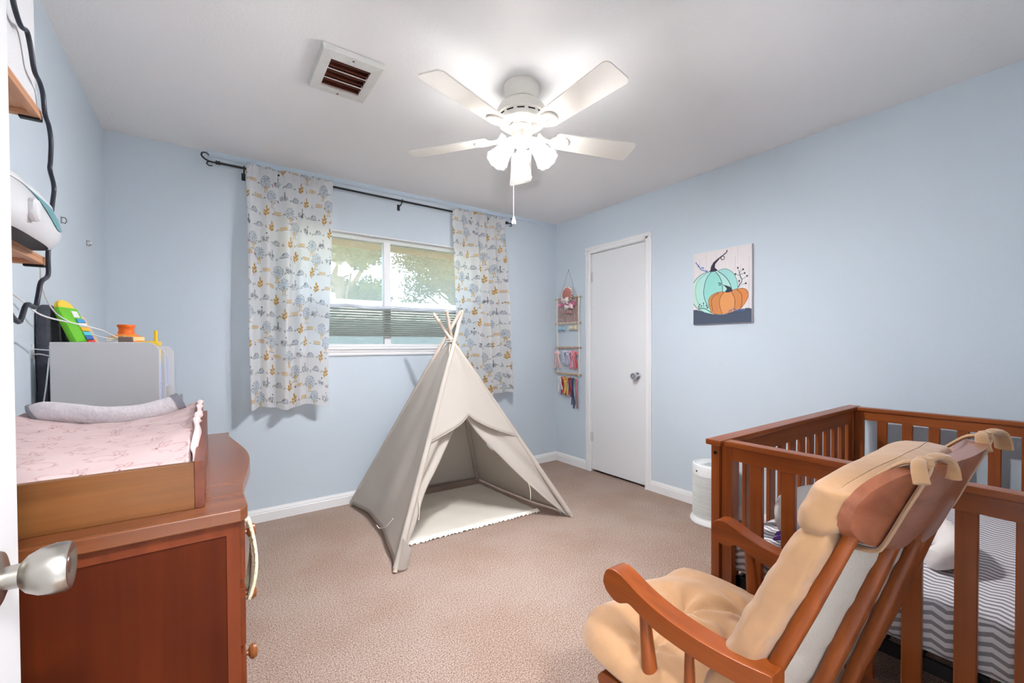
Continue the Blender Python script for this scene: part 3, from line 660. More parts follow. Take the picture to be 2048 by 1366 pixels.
def bow(label, y, z, s, col, col2=None, tails=0, tl=.1, x=None, round_=False):
    x = x if x is not None else HX-.022
    m1 = mat('ribbon_%d_%d_%d' % col, col, .6); m2 = mat('ribbon_%d_%d_%d' % (col2 or col), col2 or col, .6)
    t = thing('hair_bow', label, 'hair bow', (x, y, z), 'hair bows on the wall hanger')
    for sg in (-1, 1):
        g = []
        for i in range(13):
            a = 2*PI*i/12; row = []
            for w_ in (-1, -.4, .4, 1):
                rr = .5-.5*math.cos(a); row.append((x-.008-.012*math.sin(a)*s/.05, y+sg*s*rr*(1+.08*abs(w_)), z+w_*s*(.12+.33*rr)+.06*s*math.sin(a)))
            g.append(row)
        part('loop', MB().grid(g), m1 if sg < 0 else m2, t, ang=80)
    part('knot', MB().lathe([(0, -.18*s), (.12*s, -.14*s), (.16*s, 0), (.12*s, .14*s), (0, .18*s)], 10, Matrix.Translation((x-.012, y, z))), m2, t)
    for k in range(tails):
        o = (k-(tails-1)/2)*s*.5; g = [[(x-.004-.006*math.sin(v*5+k), y+o*(1+v)*.9+w_*s*.34+.004*math.sin(v*7+k*2), z-.1*s-tl*v*(1-.12*(k % 2))) for w_ in (-1, 1)] for v in np.linspace(0, 1, 9)]
        o2 = part('tail', MB().grid(g), m2 if k % 2 else m1, t, ang=80); solid(o2, .0012)
    return t
# a crocheted cap-like round piece at the top
t = thing('crochet_headband', 'dusty pink round crochet piece at the top of the bow hanger', 'headband', (HX-.03, 3.13, 1.69))
part('disc', MB().lathe([(0, .014), (.045, .012), (.066, .006), (.07, 0), (.06, -.004), (0, -.004)], 32, Matrix.Translation((HX-.016, 3.135, 1.70)) @ Matrix.Rotation(-PI/2, 4, 'Y') @ Matrix.Diagonal((1.0, 1.0, 1, 1))), mat('crochet_pink', (186, 122, 112), .95, .6, 150), t)
sc = MB()
for k in range(16):
    a = 2*PI*k/16; sc.lathe([(0, -.01), (.009, -.006), (.011, 0), (.009, .006), (0, .01)], 8, Matrix.Translation((HX-.018, 3.135+.07*math.cos(a), 1.70+.07*math.sin(a))))
part('scallop_edge', sc, mat('crochet_cream', (232, 214, 204), .95), t)
bow('white bow in front of the round crochet piece', 3.13, 1.645, .05, (240, 232, 230), (226, 206, 206), 2, .04, HX-.045)
bow('bright pink bow nearest the room corner on the net', 3.21, 1.60, .042, (214, 96, 140), (236, 150, 180))
bow('magenta bow on the net nearest the closet door', 3.06, 1.60, .045, (205, 110, 150), (226, 140, 170))
bow('large pale pink bow low on the net panel', 3.10, 1.575, .06, (236, 206, 208), (246, 226, 224), 0)
bow('small dusty rose bow under the pale pink one', 3.10, 1.52, .036, (206, 160, 156), (196, 150, 148))
bow('light blue bow hanging from the second dowel', 3.21, 1.365, .05, (150, 188, 206), (170, 204, 220), 2, .02)
bow('cream yellow bow hanging from the second dowel', 3.04, 1.37, .05, (226, 216, 176), (238, 230, 204), 2, .02)
bow('blush pink dress-like ribbon on the third dowel by the corner', 3.275, 1.12, .04, (232, 200, 196), (224, 184, 182), 3, .16)
bow('lavender ribbon bunch in the middle of the third dowel', 3.12, 1.13, .034, (196, 188, 216), (222, 214, 232), 3, .14)
bow('white ribbon beside the lavender bunch', 3.18, 1.135, .024, (226, 228, 236), (206, 212, 228), 2, .13)
bow('pink flowered ribbon at the door end of the third dowel', 3.055, 1.13, .034, (226, 130, 140), (240, 190, 196), 3, .17)
bow('red ribbon bunch at the door end of the third dowel', 3.012, 1.12, .03, (206, 84, 90), (232, 150, 160), 2, .15)
bow('white tulle ribbon on the lowest dowel', 3.235, .87, .03, (234, 232, 230), (214, 220, 226), 3, .15)
bow('dark red ribbon on the lowest dowel', 3.185, .868, .032, (170, 36, 48), (206, 60, 66), 3, .17)
bow('mustard yellow ribbon on the lowest dowel', 3.14, .866, .036, (222, 176, 72), (232, 196, 96), 2, .17, HX-.032)
bow('crimson ribbon right of the mustard one', 3.09, .866, .028, (150, 30, 50), (180, 50, 70), 2, .18)
bow('navy dotted long ribbon on the lowest dowel', 3.05, .866, .026, (44, 48, 86), (70, 80, 130), 2, .29)
bow('multicolour beaded tail hanging lowest on the hanger', 3.0, .862, .024, (210, 110, 130), (110, 150, 110), 2, .28)
# ================================================================== PUMPKIN PAINTING
pa = thing('canvas_painting', 'pumpkin painting on stretched canvas on the right wall', 'painting', (XR, 1.58, 1.34))
part('canvas', MB().box(XR-.022, XR-.0015, 1.371, 1.787, 1.341, 1.86), mat('canvas_white', (226, 222, 222), .9), pa, bevel=.002)
cv = Canvas(1.0, 1.25, 330, (224, 217, 217))
rs = random.Random(5)
for k in range(70):
    x = rs.random(); y = rs.uniform(-.1, .8); cv.stroke([(x, y), (x+rs.uniform(-.01, .01), y+rs.uniform(.2, .6))], rs.uniform(.006, .02), rs.choice(((206, 200, 202), (236, 230, 228), (196, 190, 194), (230, 222, 224))), .4)
def q_(pts):
    o = []
    for x, y in pts:
        u = (x-145)/775; tp = 255-125*u; bt = 1222-32*u; o.append((u, (y-tp)/(bt-tp)*1.25))
    return o
def sm2(pts, k=6): return [(p_.x, p_.y) for p_ in smoothpath([(a, b__, 0) for a, b__ in pts], k)]
def F(pts, col, al=1): cv.fill(q_(sm2(pts+[pts[0]])[:-1]), col, al)
def L_(pts, w_, col, al=1): cv.stroke(q_(sm2(pts)), w_, col, al)
dk = (52, 48, 62)
teal = [(138, 655), (200, 580), (290, 520), (380, 495), (440, 490), (500, 485), (560, 462), (620, 470), (680, 510), (720, 570), (745, 650), (755, 740), (730, 880), (690, 1000), (450, 1066), (300, 1052), (210, 1005), (138, 925)]
F(teal, (176, 219, 210)); F([(400, 500), (330, 600), (297, 740), (305, 860), (370, 990), (520, 900), (560, 770), (548, 660), (510, 560), (460, 500)], (150, 213, 203)); F([(560, 465), (640, 480), (710, 560), (740, 660), (745, 730), (680, 740), (640, 640), (570, 555), (500, 490)], (160, 212, 206))
F([(140, 660), (230, 600), (180, 700), (180, 840), (215, 990), (140, 925)], (196, 220, 204))
for l in ([(400, 500), (330, 600), (297, 740), (305, 860), (360, 985)], [(460, 500), (520, 580), (550, 680), (555, 770)], [(490, 490), (580, 560), (640, 640), (672, 735)]): L_(l, .011, (70, 92, 96))
L_([(350, 510), (230, 600), (180, 700), (180, 830), (232, 970)], .008, (120, 160, 158)); L_(teal[:4], .010, (80, 104, 106)); L_(teal[5:12], .010, (100, 140, 140)); L_(teal[-3:], .010, (90, 100, 100))
cv.fill(q_([(350, 508), (385, 482), (400, 420), (430, 368), (490, 318), (560, 268), (600, 235), (610, 198), (620, 222), (602, 252), (530, 306), (456, 392), (448, 440), (492, 482), (440, 497), (370, 499)]), dk)
c0 = q_([(555, 312)])[0]; cv.ring(c0[0], c0[1], .03, .012, dk)
orr = [(365, 930), (370, 865), (430, 805), (520, 775), (600, 778), (680, 755), (760, 735), (835, 738), (875, 785), (875, 855), (840, 930), (790, 1000), (740, 1042), (560, 1074), (430, 1070), (385, 1010)]
F(orr, (206, 136, 82)); F([(575, 785), (528, 850), (516, 950), (545, 1062), (680, 1050), (715, 930), (700, 840), (665, 785)], (220, 152, 96)); F([(745, 752), (792, 800), (806, 880), (790, 985), (850, 890), (868, 800), (830, 745)], (214, 134, 74))
L_(orr+[orr[0]], .009, (140, 84, 48))
for l in ([(500, 790), (420, 850), (405, 930), (425, 1040)], [(570, 785), (525, 850), (515, 950), (545, 1065)], [(670, 780), (705, 850), (715, 930), (700, 1030)], [(740, 750), (790, 800), (805, 880), (788, 1000)]): L_(l, .010, (128, 74, 44))
cv.fill(q_([(583, 778), (612, 735), (592, 706), (552, 676), (612, 692), (652, 708), (682, 748), (680, 770), (622, 786)]), (50, 58, 72)); c0 = q_([(520, 672)])[0]; cv.ring(c0[0], c0[1], .018, .011, (40, 74, 74)); L_([(490, 648), (525, 655)], .008, (40, 74, 74))
cv.fill(q_(sm2([(130, 1024), (200, 1020), (300, 1050), (450, 1080), (600, 1076), (720, 1032), (830, 1005), (880, 998), (930, 1012)])+[(930, 1230), (130, 1240)]), (74, 84, 100))
for k in range(9): L_([(140, 1080+14*k), (500, 1110+10*k), (915, 1050+14*k)], .01, (88, 96, 112), .25)
gs, dt = (44, 104, 94), (36, 44, 60)
L_([(752, 722), (802, 630), (782, 570), (768, 510)], .014, gs)
for a, e in (((768, 515), (750, 452)), ((772, 510), (815, 475)), ((782, 545), (835, 525)), ((800, 615), (865, 565)), ((772, 560), (720, 537)), ((770, 690), (768, 632)), ((800, 680), (850, 665))):
    L_([a, e], .007, gs); c0 = q_([e])[0]; cv.blob(c0[0], c0[1], .013, .016, dt)
L_([(215, 1006), (300, 1000), (350, 1022), (402, 1060)], .013, gs)
for e in ((238, 945), (292, 927), (330, 960), (348, 990), (222, 975), (265, 965)):
    L_([(e[0]+8, 1000), e], .007, gs); c0 = q_([e])[0]; cv.blob(c0[0], c0[1], .010, .013, dt)
L_([(342, 492), (262, 470), (215, 415), (180, 372)], .012, (62, 92, 150)); L_([(632, 1052), (700, 1012), (760, 1036), (832, 1008)], .010, (70, 100, 160))
for k in range(34):
    t_ = rs.random(); bx, by = ((342-160*t_), (492-118*t_**1.2)) if k < 20 else (640+200*t_, 1030); c0 = q_([(bx+rs.uniform(-14, 14), by+rs.uniform(-20, 16))])[0]; cv.blob(c0[0], c0[1], .011, .008, rs.choice(((90, 128, 190), (70, 104, 168), (130, 160, 206))), .9, rs.uniform(0, 3))
nu, nv = 250, 312; U, V = np.meshgrid(np.linspace(0, 1, nu), np.linspace(0, 1, nv), indexing='ij')
P = np.stack([np.full(U.shape, XR-.0224), 1.786-.414*U, 1.859-.517*V], -1)
pp = part('painted_face', MB().grid(P.tolist()), cloth_print('paint_on_canvas', 0, .6), pa); paint(pp, cv.at(U.ravel(), V.ravel()))
# ================================================================== AIR PURIFIER
px_, py_ = 2.765, 1.545
ap = thing('air_purifier', 'round white air purifier on the floor by the crib', 'air purifier', (px_, py_, 0))
TPm = Matrix.Translation((px_, py_, 0)); m_pl = mat('white_plastic', (232, 233, 232), .45)
pr = [(.0, 0), (.146, 0), (.149, .006), (.147, .018), (.137, .032), (.133, .04)]
z = .045
while z < .315: pr += [(.134, z), (.134, z+.0052), (.124, z+.0056), (.124, z+.0105)]; z += .011
pr += [(.134, .318), (.135, .375), (.131, .388), (.121, .392), (.118, .386), (.116, .38), (.0, .378)]
part('body', MB().lathe(pr, 72, TPm), m_pl, ap, ang=30)
part('control_panel', MB().box(px_-.1, px_+.02, py_-.045, py_+.045, .3795, .39), mat('panel_grey', (215, 216, 216), .4), ap, bevel=.004)
part('badge', MB().lathe([(0, -.002), (.006, -.001), (.006, .001), (0, .002)], 12, Matrix.Translation((px_-.126, py_+.048, .35)) @ Matrix.Rotation(PI/2, 4, 'Y')), m_dark, ap)
gm = MB()
for k in range(7): gm.box(px_-.08+.012*k, px_-.075+.012*k, py_-.03, py_+.03, .3885, .3912)
part('top_grille', gm, mat('grille_grey', (170, 172, 172), .5), ap, smooth=False)
# ================================================================== DRESSER
DD = ((112, 52, 22), (150, 76, 36)); 
def dw(ax, r=.3): return wood('dresser_wood', (92, 34, 6), (122, 54, 13), ax, r, .6, .3)
dr = thing('dresser', 'reddish brown dresser with a wavy front edge along the left wall', 'dresser', (-.2, 1.46, 0))
TZ = .87; ya, yb_ = 1.0, 1.93
front = smoothpath([(.052, yb_, 0), (.047, yb_-.04, 0), (.058, 1.80, 0), (.082, 1.62, 0), (.09, 1.50, 0), (.083, 1.36, 0), (.064, 1.22, 0), (.057, 1.13, 0), (.058, 1.05, 0), (.057, ya+.02, 0), (.045, ya, 0)], 6)
out = [(-.482, ya), (-.482, yb_)]+[(q.x, q.y) for q in front]
part('top', MB().prism(out, TZ-.026, TZ, lambda a, b, d: (a, b, d)), wood('dresser_top_wood', (104, 56, 28), (134, 78, 46), 'x', .22, .6, .5), dr, bevel=.004, ang=20)
y0, y1 = 1.02, 1.91
for yy, s in ((y0, 1), (y1, -1)):
    a_, b_ = sorted((yy, yy+s*.022))
    sp = part('side_frame', MB().box(.021, .043, a_, b_, .0, TZ-.026).box(-.478, -.452, a_, b_, .0, TZ-.026).box(-.452, .021, a_, b_, .815, TZ-.026).box(-.452, .021, a_, b_, .09, .15), dw('z', .6), dr, smooth=False)
    c_, d_ = sorted((yy+s*.005, yy+s*.016))
    part('side_panel', MB().box(-.455, .025, c_, d_, .12, .82), wood('dresser_panel_wood', (66, 19, 1), (92, 34, 4), 'z', .6, .5, .15), dr, smooth=False)
part('back', MB().box(-.478, -.47, y0+.02, y1-.02, .1, TZ-.026), dw('z'), dr, smooth=False)
part('front_rail', MB().box(.02, .04, y0+.022, y1-.022, .07, .845), dw('y', .4), dr, smooth=False)
mk = wood('knob_wood', (118, 66, 30), (150, 90, 48), 'x', .35)
zs = ((.70, .835), (.56, .69), (.42, .55), (.26, .41), (.09, .25))
for (za, zb2) in zs:
    w2 = part('drawer_front', MB().box(.04, .054, y0+.03, y1-.03, za+.004, zb2-.004), dw('y', .35), dr, bevel=.003)
    for ky in (1.15, 1.76):
        part('knob', MB().lathe([(.006, 0), (.006, .008), (.014, .012), (.017, .018), (.014, .025), (0, .028)], 18, Matrix.Translation((.054, ky, (za+zb2)/2)) @ Matrix.Rotation(PI/2, 4, 'Y')), mk, w2)
# cream bib hung from the top knob
g = []
for i in range(17):
    u = i/16; row = []
    for j in range(25):
        v = j/24; wdt = .012+.034*math.sin(min(1, v*1.1)*PI*.6); row.append((.0635+.012*math.sin(PI*v)**.8+.003*math.sin(u*9+v*3), 1.15+(u-.5)*2*wdt, .795-.165*v-.015*math.sin(u*PI)*v))
    g.append(row)
o = solo('bib', MB().grid(g), mat('bib_terry', (236, 228, 196), .95, .5, 180), 'cream cloth bib hanging from a dresser knob', 'bib', (.075, 1.15, .48), ang=80); solid(o, .006)
# ================================================================== CHANGING TRAY
tw = lambda ax: wood('tray_wood', (100, 58, 24), (142, 90, 44), ax, .38, .8)
tr = thing('changing_tray', 'brown wooden changing tray sitting on the dresser top', 'changing tray', (-.25, 1.46, TZ))
TX0, TX1, TY0, TY1, TT = -.477, -.013, 1.058, 1.865, .962
part('end_board', MB().box(TX0+.017, TX1-.017, TY0, TY0+.016, TZ, TT), tw('x'), tr, bevel=.0015)
part('end_board', MB().box(TX0+.017, TX1-.017, TY1-.016, TY1, TZ, TT), tw('x'), tr, bevel=.0015)
ed = wood('tray_side_wood', (88, 40, 24), (124, 62, 36), 'y', .35, .8)
part('side_board', MB().box(TX1-.017, TX1, TY0-.002, TY1+.002, TZ, TT+.004), ed, tr, bevel=.0015)
part('side_board', MB().box(TX0, TX0+.017, TY0-.002, TY1+.002, TZ, TT+.004), ed, tr, bevel=.0015)
part('bottom', MB().box(TX0+.017, TX1-.017, TY0+.016, TY1-.016, TZ, TZ+.006), tw('y'), tr, smooth=False)
# changing pad with a pink rabbit cover
cvp = Canvas(.56, .95, 560, (208, 184, 182))
rs = random.Random(4); ln = (176, 132, 128)
def bunny(x, y, s, fl, an):
    def T_(P_): return [(x+s*(fl*a*math.cos(an)-b2*math.sin(an)), y+s*(fl*a*math.sin(an)+b2*math.cos(an))) for a, b2 in P_]
    for P_ in ([(-.5, .1), (-.42, -.18), (-.1, -.26), (.16, -.18), (.24, -.1)], [(.24, -.1), (.1, -.55), (.18, -.62), (.3, -.3), (.33, -.16)], [(.3, -.3), (.38, -.6), (.46, -.56), (.42, -.2)], [(.33, -.16), (.5, -.12), (.58, .02), (.48, .12), (.3, .1)], [(.3, .1), (.28, .26), (.2, .36), (.3, .38)], [(-.5, .1), (-.3, .3), (-.42, .38), (-.1, .38), (-.05, .24), (.2, .2)], [(-.5, .1), (-.58, .06), (-.54, -.02), (-.47, .0)]):
        cvp.stroke(T_(sm2(P_)), .0028, ln, .8)
    e = T_([(.44, -.02)])[0]; cvp.blob(e[0], e[1], .003, .003, (110, 60, 60))
for r_ in range(9):
    for c_ in range(5):
        bunny(.03+.135*c_+(.065 if r_ % 2 else 0)+rs.uniform(-.008, .008), .05+.115*r_+rs.uniform(-.008, .008), rs.uniform(.075, .085), rs.choice((-1, 1)), PI+rs.uniform(-.3, .3))
NU, NV = 170, 260; U, V = np.meshgrid(np.linspace(0, 1, NU), np.linspace(0, 1, NV), indexing='ij')
xa, xb = TX0+.019, TX1-.018; y_a, y_b = TY0+.018, TY1-.018
Xp = xa+(xb-xa)*U; Yp = y_a+(y_b-y_a)*V; cu = np.abs(2*U-1)
rise = 1/(1+np.exp(-(V-.16)*26)); 
Zp = .935+.022*np.minimum(1, V/.05)+.008*rise + .044*cu**2.2*rise*(.55+.45*V)
edge = np.minimum(np.minimum(U, 1-U)/.03, np.minimum(V, 1-V)/.02); Zp -= .05*(1-np.clip(edge, 0, 1))**2
fold = V-(.66-.28*U+.10*np.sin(U*3)); Zp += .014*np.exp(-(fold/.03)**2)*np.clip(1.3-U, 0, 1)*np.clip((U-.1)*4, 0, 1) - .010*np.exp(-((fold-.07)/.035)**2)*np.clip((U-.15)*4, 0, 1)
Zp += .0016*np.sin(U*28+V*9)*np.sin(V*31)
P = np.stack([Xp, Yp, Zp], -1)
pad = thing('changing_pad', 'curved changing pad with a pink rabbit line-print cover', 'changing pad', (-.25, 1.46, TZ+.006))
b = MB(); b.grid(P.tolist()); o = part('cover', b, cloth_print('rabbit_print_jersey', 0, .9), pad, ang=80); paint(o, cvp.at(U.ravel(), V.ravel()))
part('foam_core', MB().box(xa+.002, xb-.002, y_a+.002, y_b-.002, TZ+.006, .925), mat('foam_white', (226, 200, 196), .9), pad, bevel=.01)
rp = []
for i in range(121):
    v = i/120; y = y_a+.03+(y_b-y_a-.03)*v; k_ = int(v*(NV-1)); zz = float(Zp[NU-6, k_]); rp.append([(xb-.006+.003*math.sin(v*33+math.sin(v*14))+.012*s, y, zz+.004+.01*(1-s)*math.sin(v*PI)-.006*s+.0016*math.sin(v*41)) for s in (0, .5, 1)])
o = part('ruffled_edge', MB().grid(rp), mat('pink_hem', (222, 198, 196), .9), pad, ang=80); solid(o, .003)
# rolled grey blanket across the pad head
path = smoothpath([(-.425, 1.80, .997), (-.40, 1.80, 1.005), (-.34, 1.79, .996), (-.27, 1.775, .985), (-.19, 1.775, .983), (-.125, 1.785, .996), (-.085, 1.795, 1.012)], 8)
rb = thing('rolled_blanket', 'light grey quilted blanket rolled up across the changing pad', 'blanket', (-.25, 1.78, .985))
part('roll', MB().tube(path, [.026, .031, .03, .028, .029, .03, .029], 20), mat('quilt_grey', (212, 205, 208), .95, .7, 45, var=.06, vscale=50), rb, ang=60)
mg = mat('quilt_edge_grey', (132, 132, 140), .95, .4, 90)
part('end_binding', MB().tube(path[:5], [.0275, .0295, .0318, .0322, .0324], 20), mg, rb, ang=60)
eb = MB(); e = path[-1]; d_ = (path[-1]-path[-3]).normalized()
eb.tube([e-d_*.018, e+d_*.002], .0308, 20)
for r_ in (.021, .013, .006): eb.tube([e+d_*.0035+Vector((0, r_*math.cos(t), r_*math.sin(t))) for t in np.linspace(0, 6.0, 16)], .003, 6)
part('end_spiral', eb, mg, rb, ang=50)
# ================================================================== CRIB
cw = lambda ax: wood('crib_wood', (118, 54, 18), (152, 78, 30), ax, .32, .7)
cr = thing('crib', 'brown wooden slatted crib against the right wall', 'crib', (2.14, .42, 0))
CX0, CX1, CY0, CY1, CT = 1.435, 2.83, .03, .815, .862
for y in (CY0, CY1-.03):
    for x in (CX0+.004, CX1-.054): part('corner_post', MB().box(x, x+.05, y, y+.03, 0, CT-.018), cw('z'), cr, bevel=.003)
    part('long_cap_rail', MB().box(CX0-.012, CX1+.01, y-.012, y+.042, CT-.02, CT), cw('x'), cr, bevel=.004)
    part('long_top_rail', MB().box(CX0+.054, CX1-.054, y+.004, y+.026, .775, CT-.02), cw('x'), cr, bevel=.002)
    part('long_bottom_rail', MB().box(CX0+.054, CX1-.054, y+.004, y+.026, .13, .2), cw('x'), cr, bevel=.002)
ls = MB().box(-.024, .024, -.008, .008, -.2925, .2925).mesh('slat', bevel=.002, seg=1); ls.materials.append(cw('z'))
for y in (CY0+.015, CY1-.015):
    for k in range(13): link('slat', ls, None, cr, (2.75-.0985*k, y, .4875))
ss = MB().box(-.009, .009, -.0195, .0195, -.33, .33).mesh('slat', bevel=.002, seg=1); ss.materials.append(cw('z'))
for x in (CX0+.03, CX1-.03):
    part('end_post', MB().box(x-.014, x+.014, CY1-.068, CY1-.032, 0, CT-.02), cw('z'), cr, bevel=.002)
    part('end_post', MB().box(x-.014, x+.014, CY0+.032, CY0+.068, 0, CT-.02), cw('z'), cr, bevel=.002)
    part('end_cap_rail', MB().box(x-.022, x+.022, CY0+.0425, CY1-.0425, CT-.0205, CT-.002), cw('y'), cr, bevel=.003)
    part('end_top_rail', MB().box(x-.012, x+.012, CY0+.068, CY1-.068, .795, CT-.0205), cw('y'), cr, bevel=.002)
    part('end_bottom_rail', MB().box(x-.012, x+.012, CY0+.068, CY1-.068, .1, .165), cw('y'), cr, bevel=.002)
    for k in range(7): link('slat', ss, None, cr, (x, .672-.0955*k, .48))
part('bolt', MB().lathe([(0, -.002), (.006, -.002), (.006, .002), (0, .002)], 14, Matrix.Translation((CX0+.004, CY1-.016, .815)) @ Matrix.Rotation(PI/2, 4, 'Y')), m_dark, cr)
fb = MB(); 
for x in (CX0+.062, CX1-.075): fb.box(x, x+.012, CY0+.06, CY1-.06, .345, .38)
for y in (CY0+.06, CY1-.072): fb.box(CX0+.062, CX1-.063, y, y+.012, .345, .38)
part('mattress_support', fb, m_black, cr, smooth=False)
wm = MB()
for k in range(9): wm.tube([(CX0+.075, CY0+.1+.073*k, .383), (CX1-.08, CY0+.1+.073*k, .383)], .004, 6)
for k in range(4): wm.box(CX0+.2+.3*k, CX0+.225+.3*k, CY0+.065, CY1-.07, .37, .379)
part('support_wires', wm, m_black, cr)
for y in (.17, .30, .44, .58): part('support_clip', MB().box(CX0+.07, CX0+.09, y-.009, y+.009, .375, .392), m_black, cr)
# mattress: lofted rounded slab with unrolled UVs for the chevrons
mx0, mx1, my0, my1, mz0, mz1 = CX0+.062, CX1-.062, CY0+.055, CY1-.045, .395, .518
prof = [(-1, 0)]
def slab(name, label):
    nx, ny = 60, 46; U_ = []; rows_ = []; r = .03
    seg = [('b', 0)]
    # profile across x: up the near side, over the top, down the far side
    sx = [(mx0+.012, mz0)]+[(mx0, mz0+.02+(.07)*k/4) for k in range(5)]+[(mx0+r-r*math.cos(t), mz1-r+r*math.sin(t)) for t in np.linspace(.2, PI/2, 6)]+[(mx0+r+(mx1-mx0-2*r)*k/nx, mz1) for k in range(1, nx)]
    sx += [(mx1-r+r*math.sin(t), mz1-r+r*math.cos(t)) for t in np.linspace(0, PI/2, 6)]+[(mx1, mz0+.02), (mx1-.012, mz0)]
    L = [0]
    for a, b2 in zip(sx[:-1], sx[1:]): L.append(L[-1]+math.hypot(b2[0]-a[0], b2[1]-a[1]))
    for i, (x, z) in enumerate(sx):
        row = []
        for j in range(ny+1):
            v = j/ny; e = min(v, 1-v)*(my1-my0); y = my0+(my1-my0)*v; dz = r*(1-math.sqrt(max(0, 1-(max(0, r-e)/r)**2))) if z > mz0+.06 else 0
            wv = .003*math.sin(x*14+y*22)*(z > mz1-.002); row.append((x, y, z-dz*.9+wv))
        rows_.append(row); U_.append(L[i])
    mb = MB(); mb.grid(rows_); nvv = ny+1
    me = bpy.data.meshes.new(name); me.from_pydata(mb.v, [], mb.f); uvl = me.uv_layers.new(name='UVMap')
    for lp in me.loops: i, j = divmod(lp.vertex_index, nvv); uvl.data[lp.index].uv = (my0+(my1-my0)*j/ny, U_[i])
    bm = bmesh.new(); bm.from_mesh(me); bmesh.ops.recalc_face_normals(bm, faces=bm.faces); bm.to_mesh(me); bm.free()
    me.polygons.foreach_set('use_smooth', [True]*len(me.polygons)); return me
cm = thing('crib_mattress', 'crib mattress in a grey and white chevron fitted sheet', 'mattress', (2.13, .42, mz0))
me = slab('fitted_sheet', '')
for v in me.vertices: v.co = v.co-Vector((2.13, .42, mz0))
link('fitted_sheet', me, chevron_mat(), cm)
part('mattress_core', MB().box(mx0+.014, mx1-.014, my0+.008, my1-.008, mz0-.003, mz1-.04), mat('mattress_white', (230, 228, 226), .9), cm, bevel=.01)
# nursing pillow lying on the mattress
np_ = thing('nursing_pillow', 'plump white horseshoe pillow lying in the crib', 'pillow', (1.95, .52, mz1))
pth = smoothpath([(1.74, .30, .552), (1.86, .27, .562), (2.0, .36, .57), (2.04, .52, .572), (1.92, .64, .585), (1.76, .67, .585), (1.62, .64, .56)], 8)
part('cushion', MB().tube(pth, [.03, .045, .052, .058, .066, .064, .034], 18, flat=.95), mat('pillow_white', (236, 228, 222), .95, .12, 30), np_, ang=80)
g = [[(1.56+.02*math.sin(v*9)+.3*u, .60-.18*v+.03*u, .545+.055*math.sin(PI*min(1, v*1.4))*(1-.3*u)+.012*math.sin(u*12+v*8)) for v in np.linspace(0, 1, 15)] for u in np.linspace(0, 1, 15)]
pb = thing('purple_blanket', 'purple cloth with pale ring print under the white pillow', 'blanket', (1.7, .52, mz1))
cvb = Canvas(.3, .25, 700, (92, 58, 128))
for k in range(26): cvb.ring(rs.uniform(0, .3), rs.uniform(0, .25), rs.uniform(.008, .02), .003, (226, 214, 238))
o = part('cloth', MB().grid(g), cloth_print('purple_print', 0, .9), pb, ang=80); uu, vv = np.meshgrid(np.linspace(0, 1, 15), np.linspace(0, 1, 15), indexing='ij')
gg = []; NN = 90
for u in np.linspace(0, 1, NN):
    gg.append([(1.545+.015*math.sin(v*9)+.22*u, .655-.30*v+.03*u, .526+.05*math.sin(PI*min(1, .1+v*.9))*math.sin(PI*min(1, u+.12))+.006*math.sin(u*12+v*8)) for v in np.linspace(0, 1, NN)])
bpy.data.objects.remove(o); o = part('cloth', MB().grid(gg), cloth_print('purple_print', 0, .9), pb, ang=80); uu, vv = np.meshgrid(np.linspace(0, 1, NN), np.linspace(0, 1, NN), indexing='ij'); paint(o, cvb.at(uu.ravel(), vv.ravel())); solid(o, .006)
# ================================================================== GLIDER CHAIR
gw = lambda ax: wood('glider_wood', (108, 48, 16), (150, 76, 28), ax, .3, .8)
gc = thing('glider_chair', 'orange-brown wooden glider rocking chair facing the tent', 'rocking chair', (1.07, .45, 0))
AX = (.80, 1.30); AW = .052
def arm_outline():
    top = smoothpath([(.735, .612, 0), (.725, .632, 0), (.70, .641, 0), (.67, .634, 0), (.63, .617, 0), (.57, .601, 0), (.49, .593, 0), (.41, .596, 0), (.34, .606, 0)], 5)
    bot = smoothpath([(.34, .562, 0), (.42, .552, 0), (.50, .549, 0), (.58, .555, 0), (.63, .57, 0), (.655, .578, 0), (.668, .574, 0), (.685, .566, 0), (.705, .567, 0), (.727, .58, 0), (.737, .597, 0)], 5)
    return [(q.x, q.y) for q in top+bot]
ol = arm_outline()
for x in AX: part('armrest', MB().prism(ol, x, x+AW, lambda y, z, d: (d, y, z)), gw('y'), gc, bevel=.004)
for x in AX:
    xc = x+AW/2
    part('arm_post', MB().tube([(xc, .632, .585), (xc, .625, .52), (xc, .615, .43), (xc, .605, .34)], [.012, .0145, .019, .015], 14), gw('z'), gc)
    part('arm_spindle', MB().tube([(xc, .515, .56), (xc, .514, .46), (xc, .512, .34)], [.009, .012, .01], 12), gw('z'), gc)
    part('seat_rail', MB().prism([(.30, .30), (.30, .352), (.70, .365), (.745, .36), (.762, .34), (.755, .315), (.73, .305)], xc-.022, xc+.022, lambda y, z, d: (d, y, z)), gw('y'), gc, bevel=.004)
part('front_rail', MB().box(AX[0]+.03, AX[1]+.02, .70, .725, .305, .355), gw('x'), gc, bevel=.004)
part('rear_rail', MB().box(AX[0]+.03, AX[1]+.02, .41, .435, .33, .38), gw('x'), gc, bevel=.004)
part('seat_deck', MB().box(AX[0]+.045, AX[1]+.008, .43, .70, .335, .35), gw('x'), gc)
# glider base
for x in (.86, 1.27):
    part('floor_runner', MB().box(x-.02, x+.02, .12, .74, 0, .045), gw('y'), gc, bevel=.006)
    for y in (.24, .60): part('base_upright', MB().box(x-.014, x+.014, y-.02, y+.02, .045, .26), gw('z'), gc, bevel=.003)
    part('base_top_rail', MB().box(x-.016, x+.016, .2, .66, .26, .295), gw('y'), gc, bevel=.004)
part('base_crossbar', MB().box(.88, 1.25, .40, .45, .10, .15), gw('x'), gc, bevel=.004)
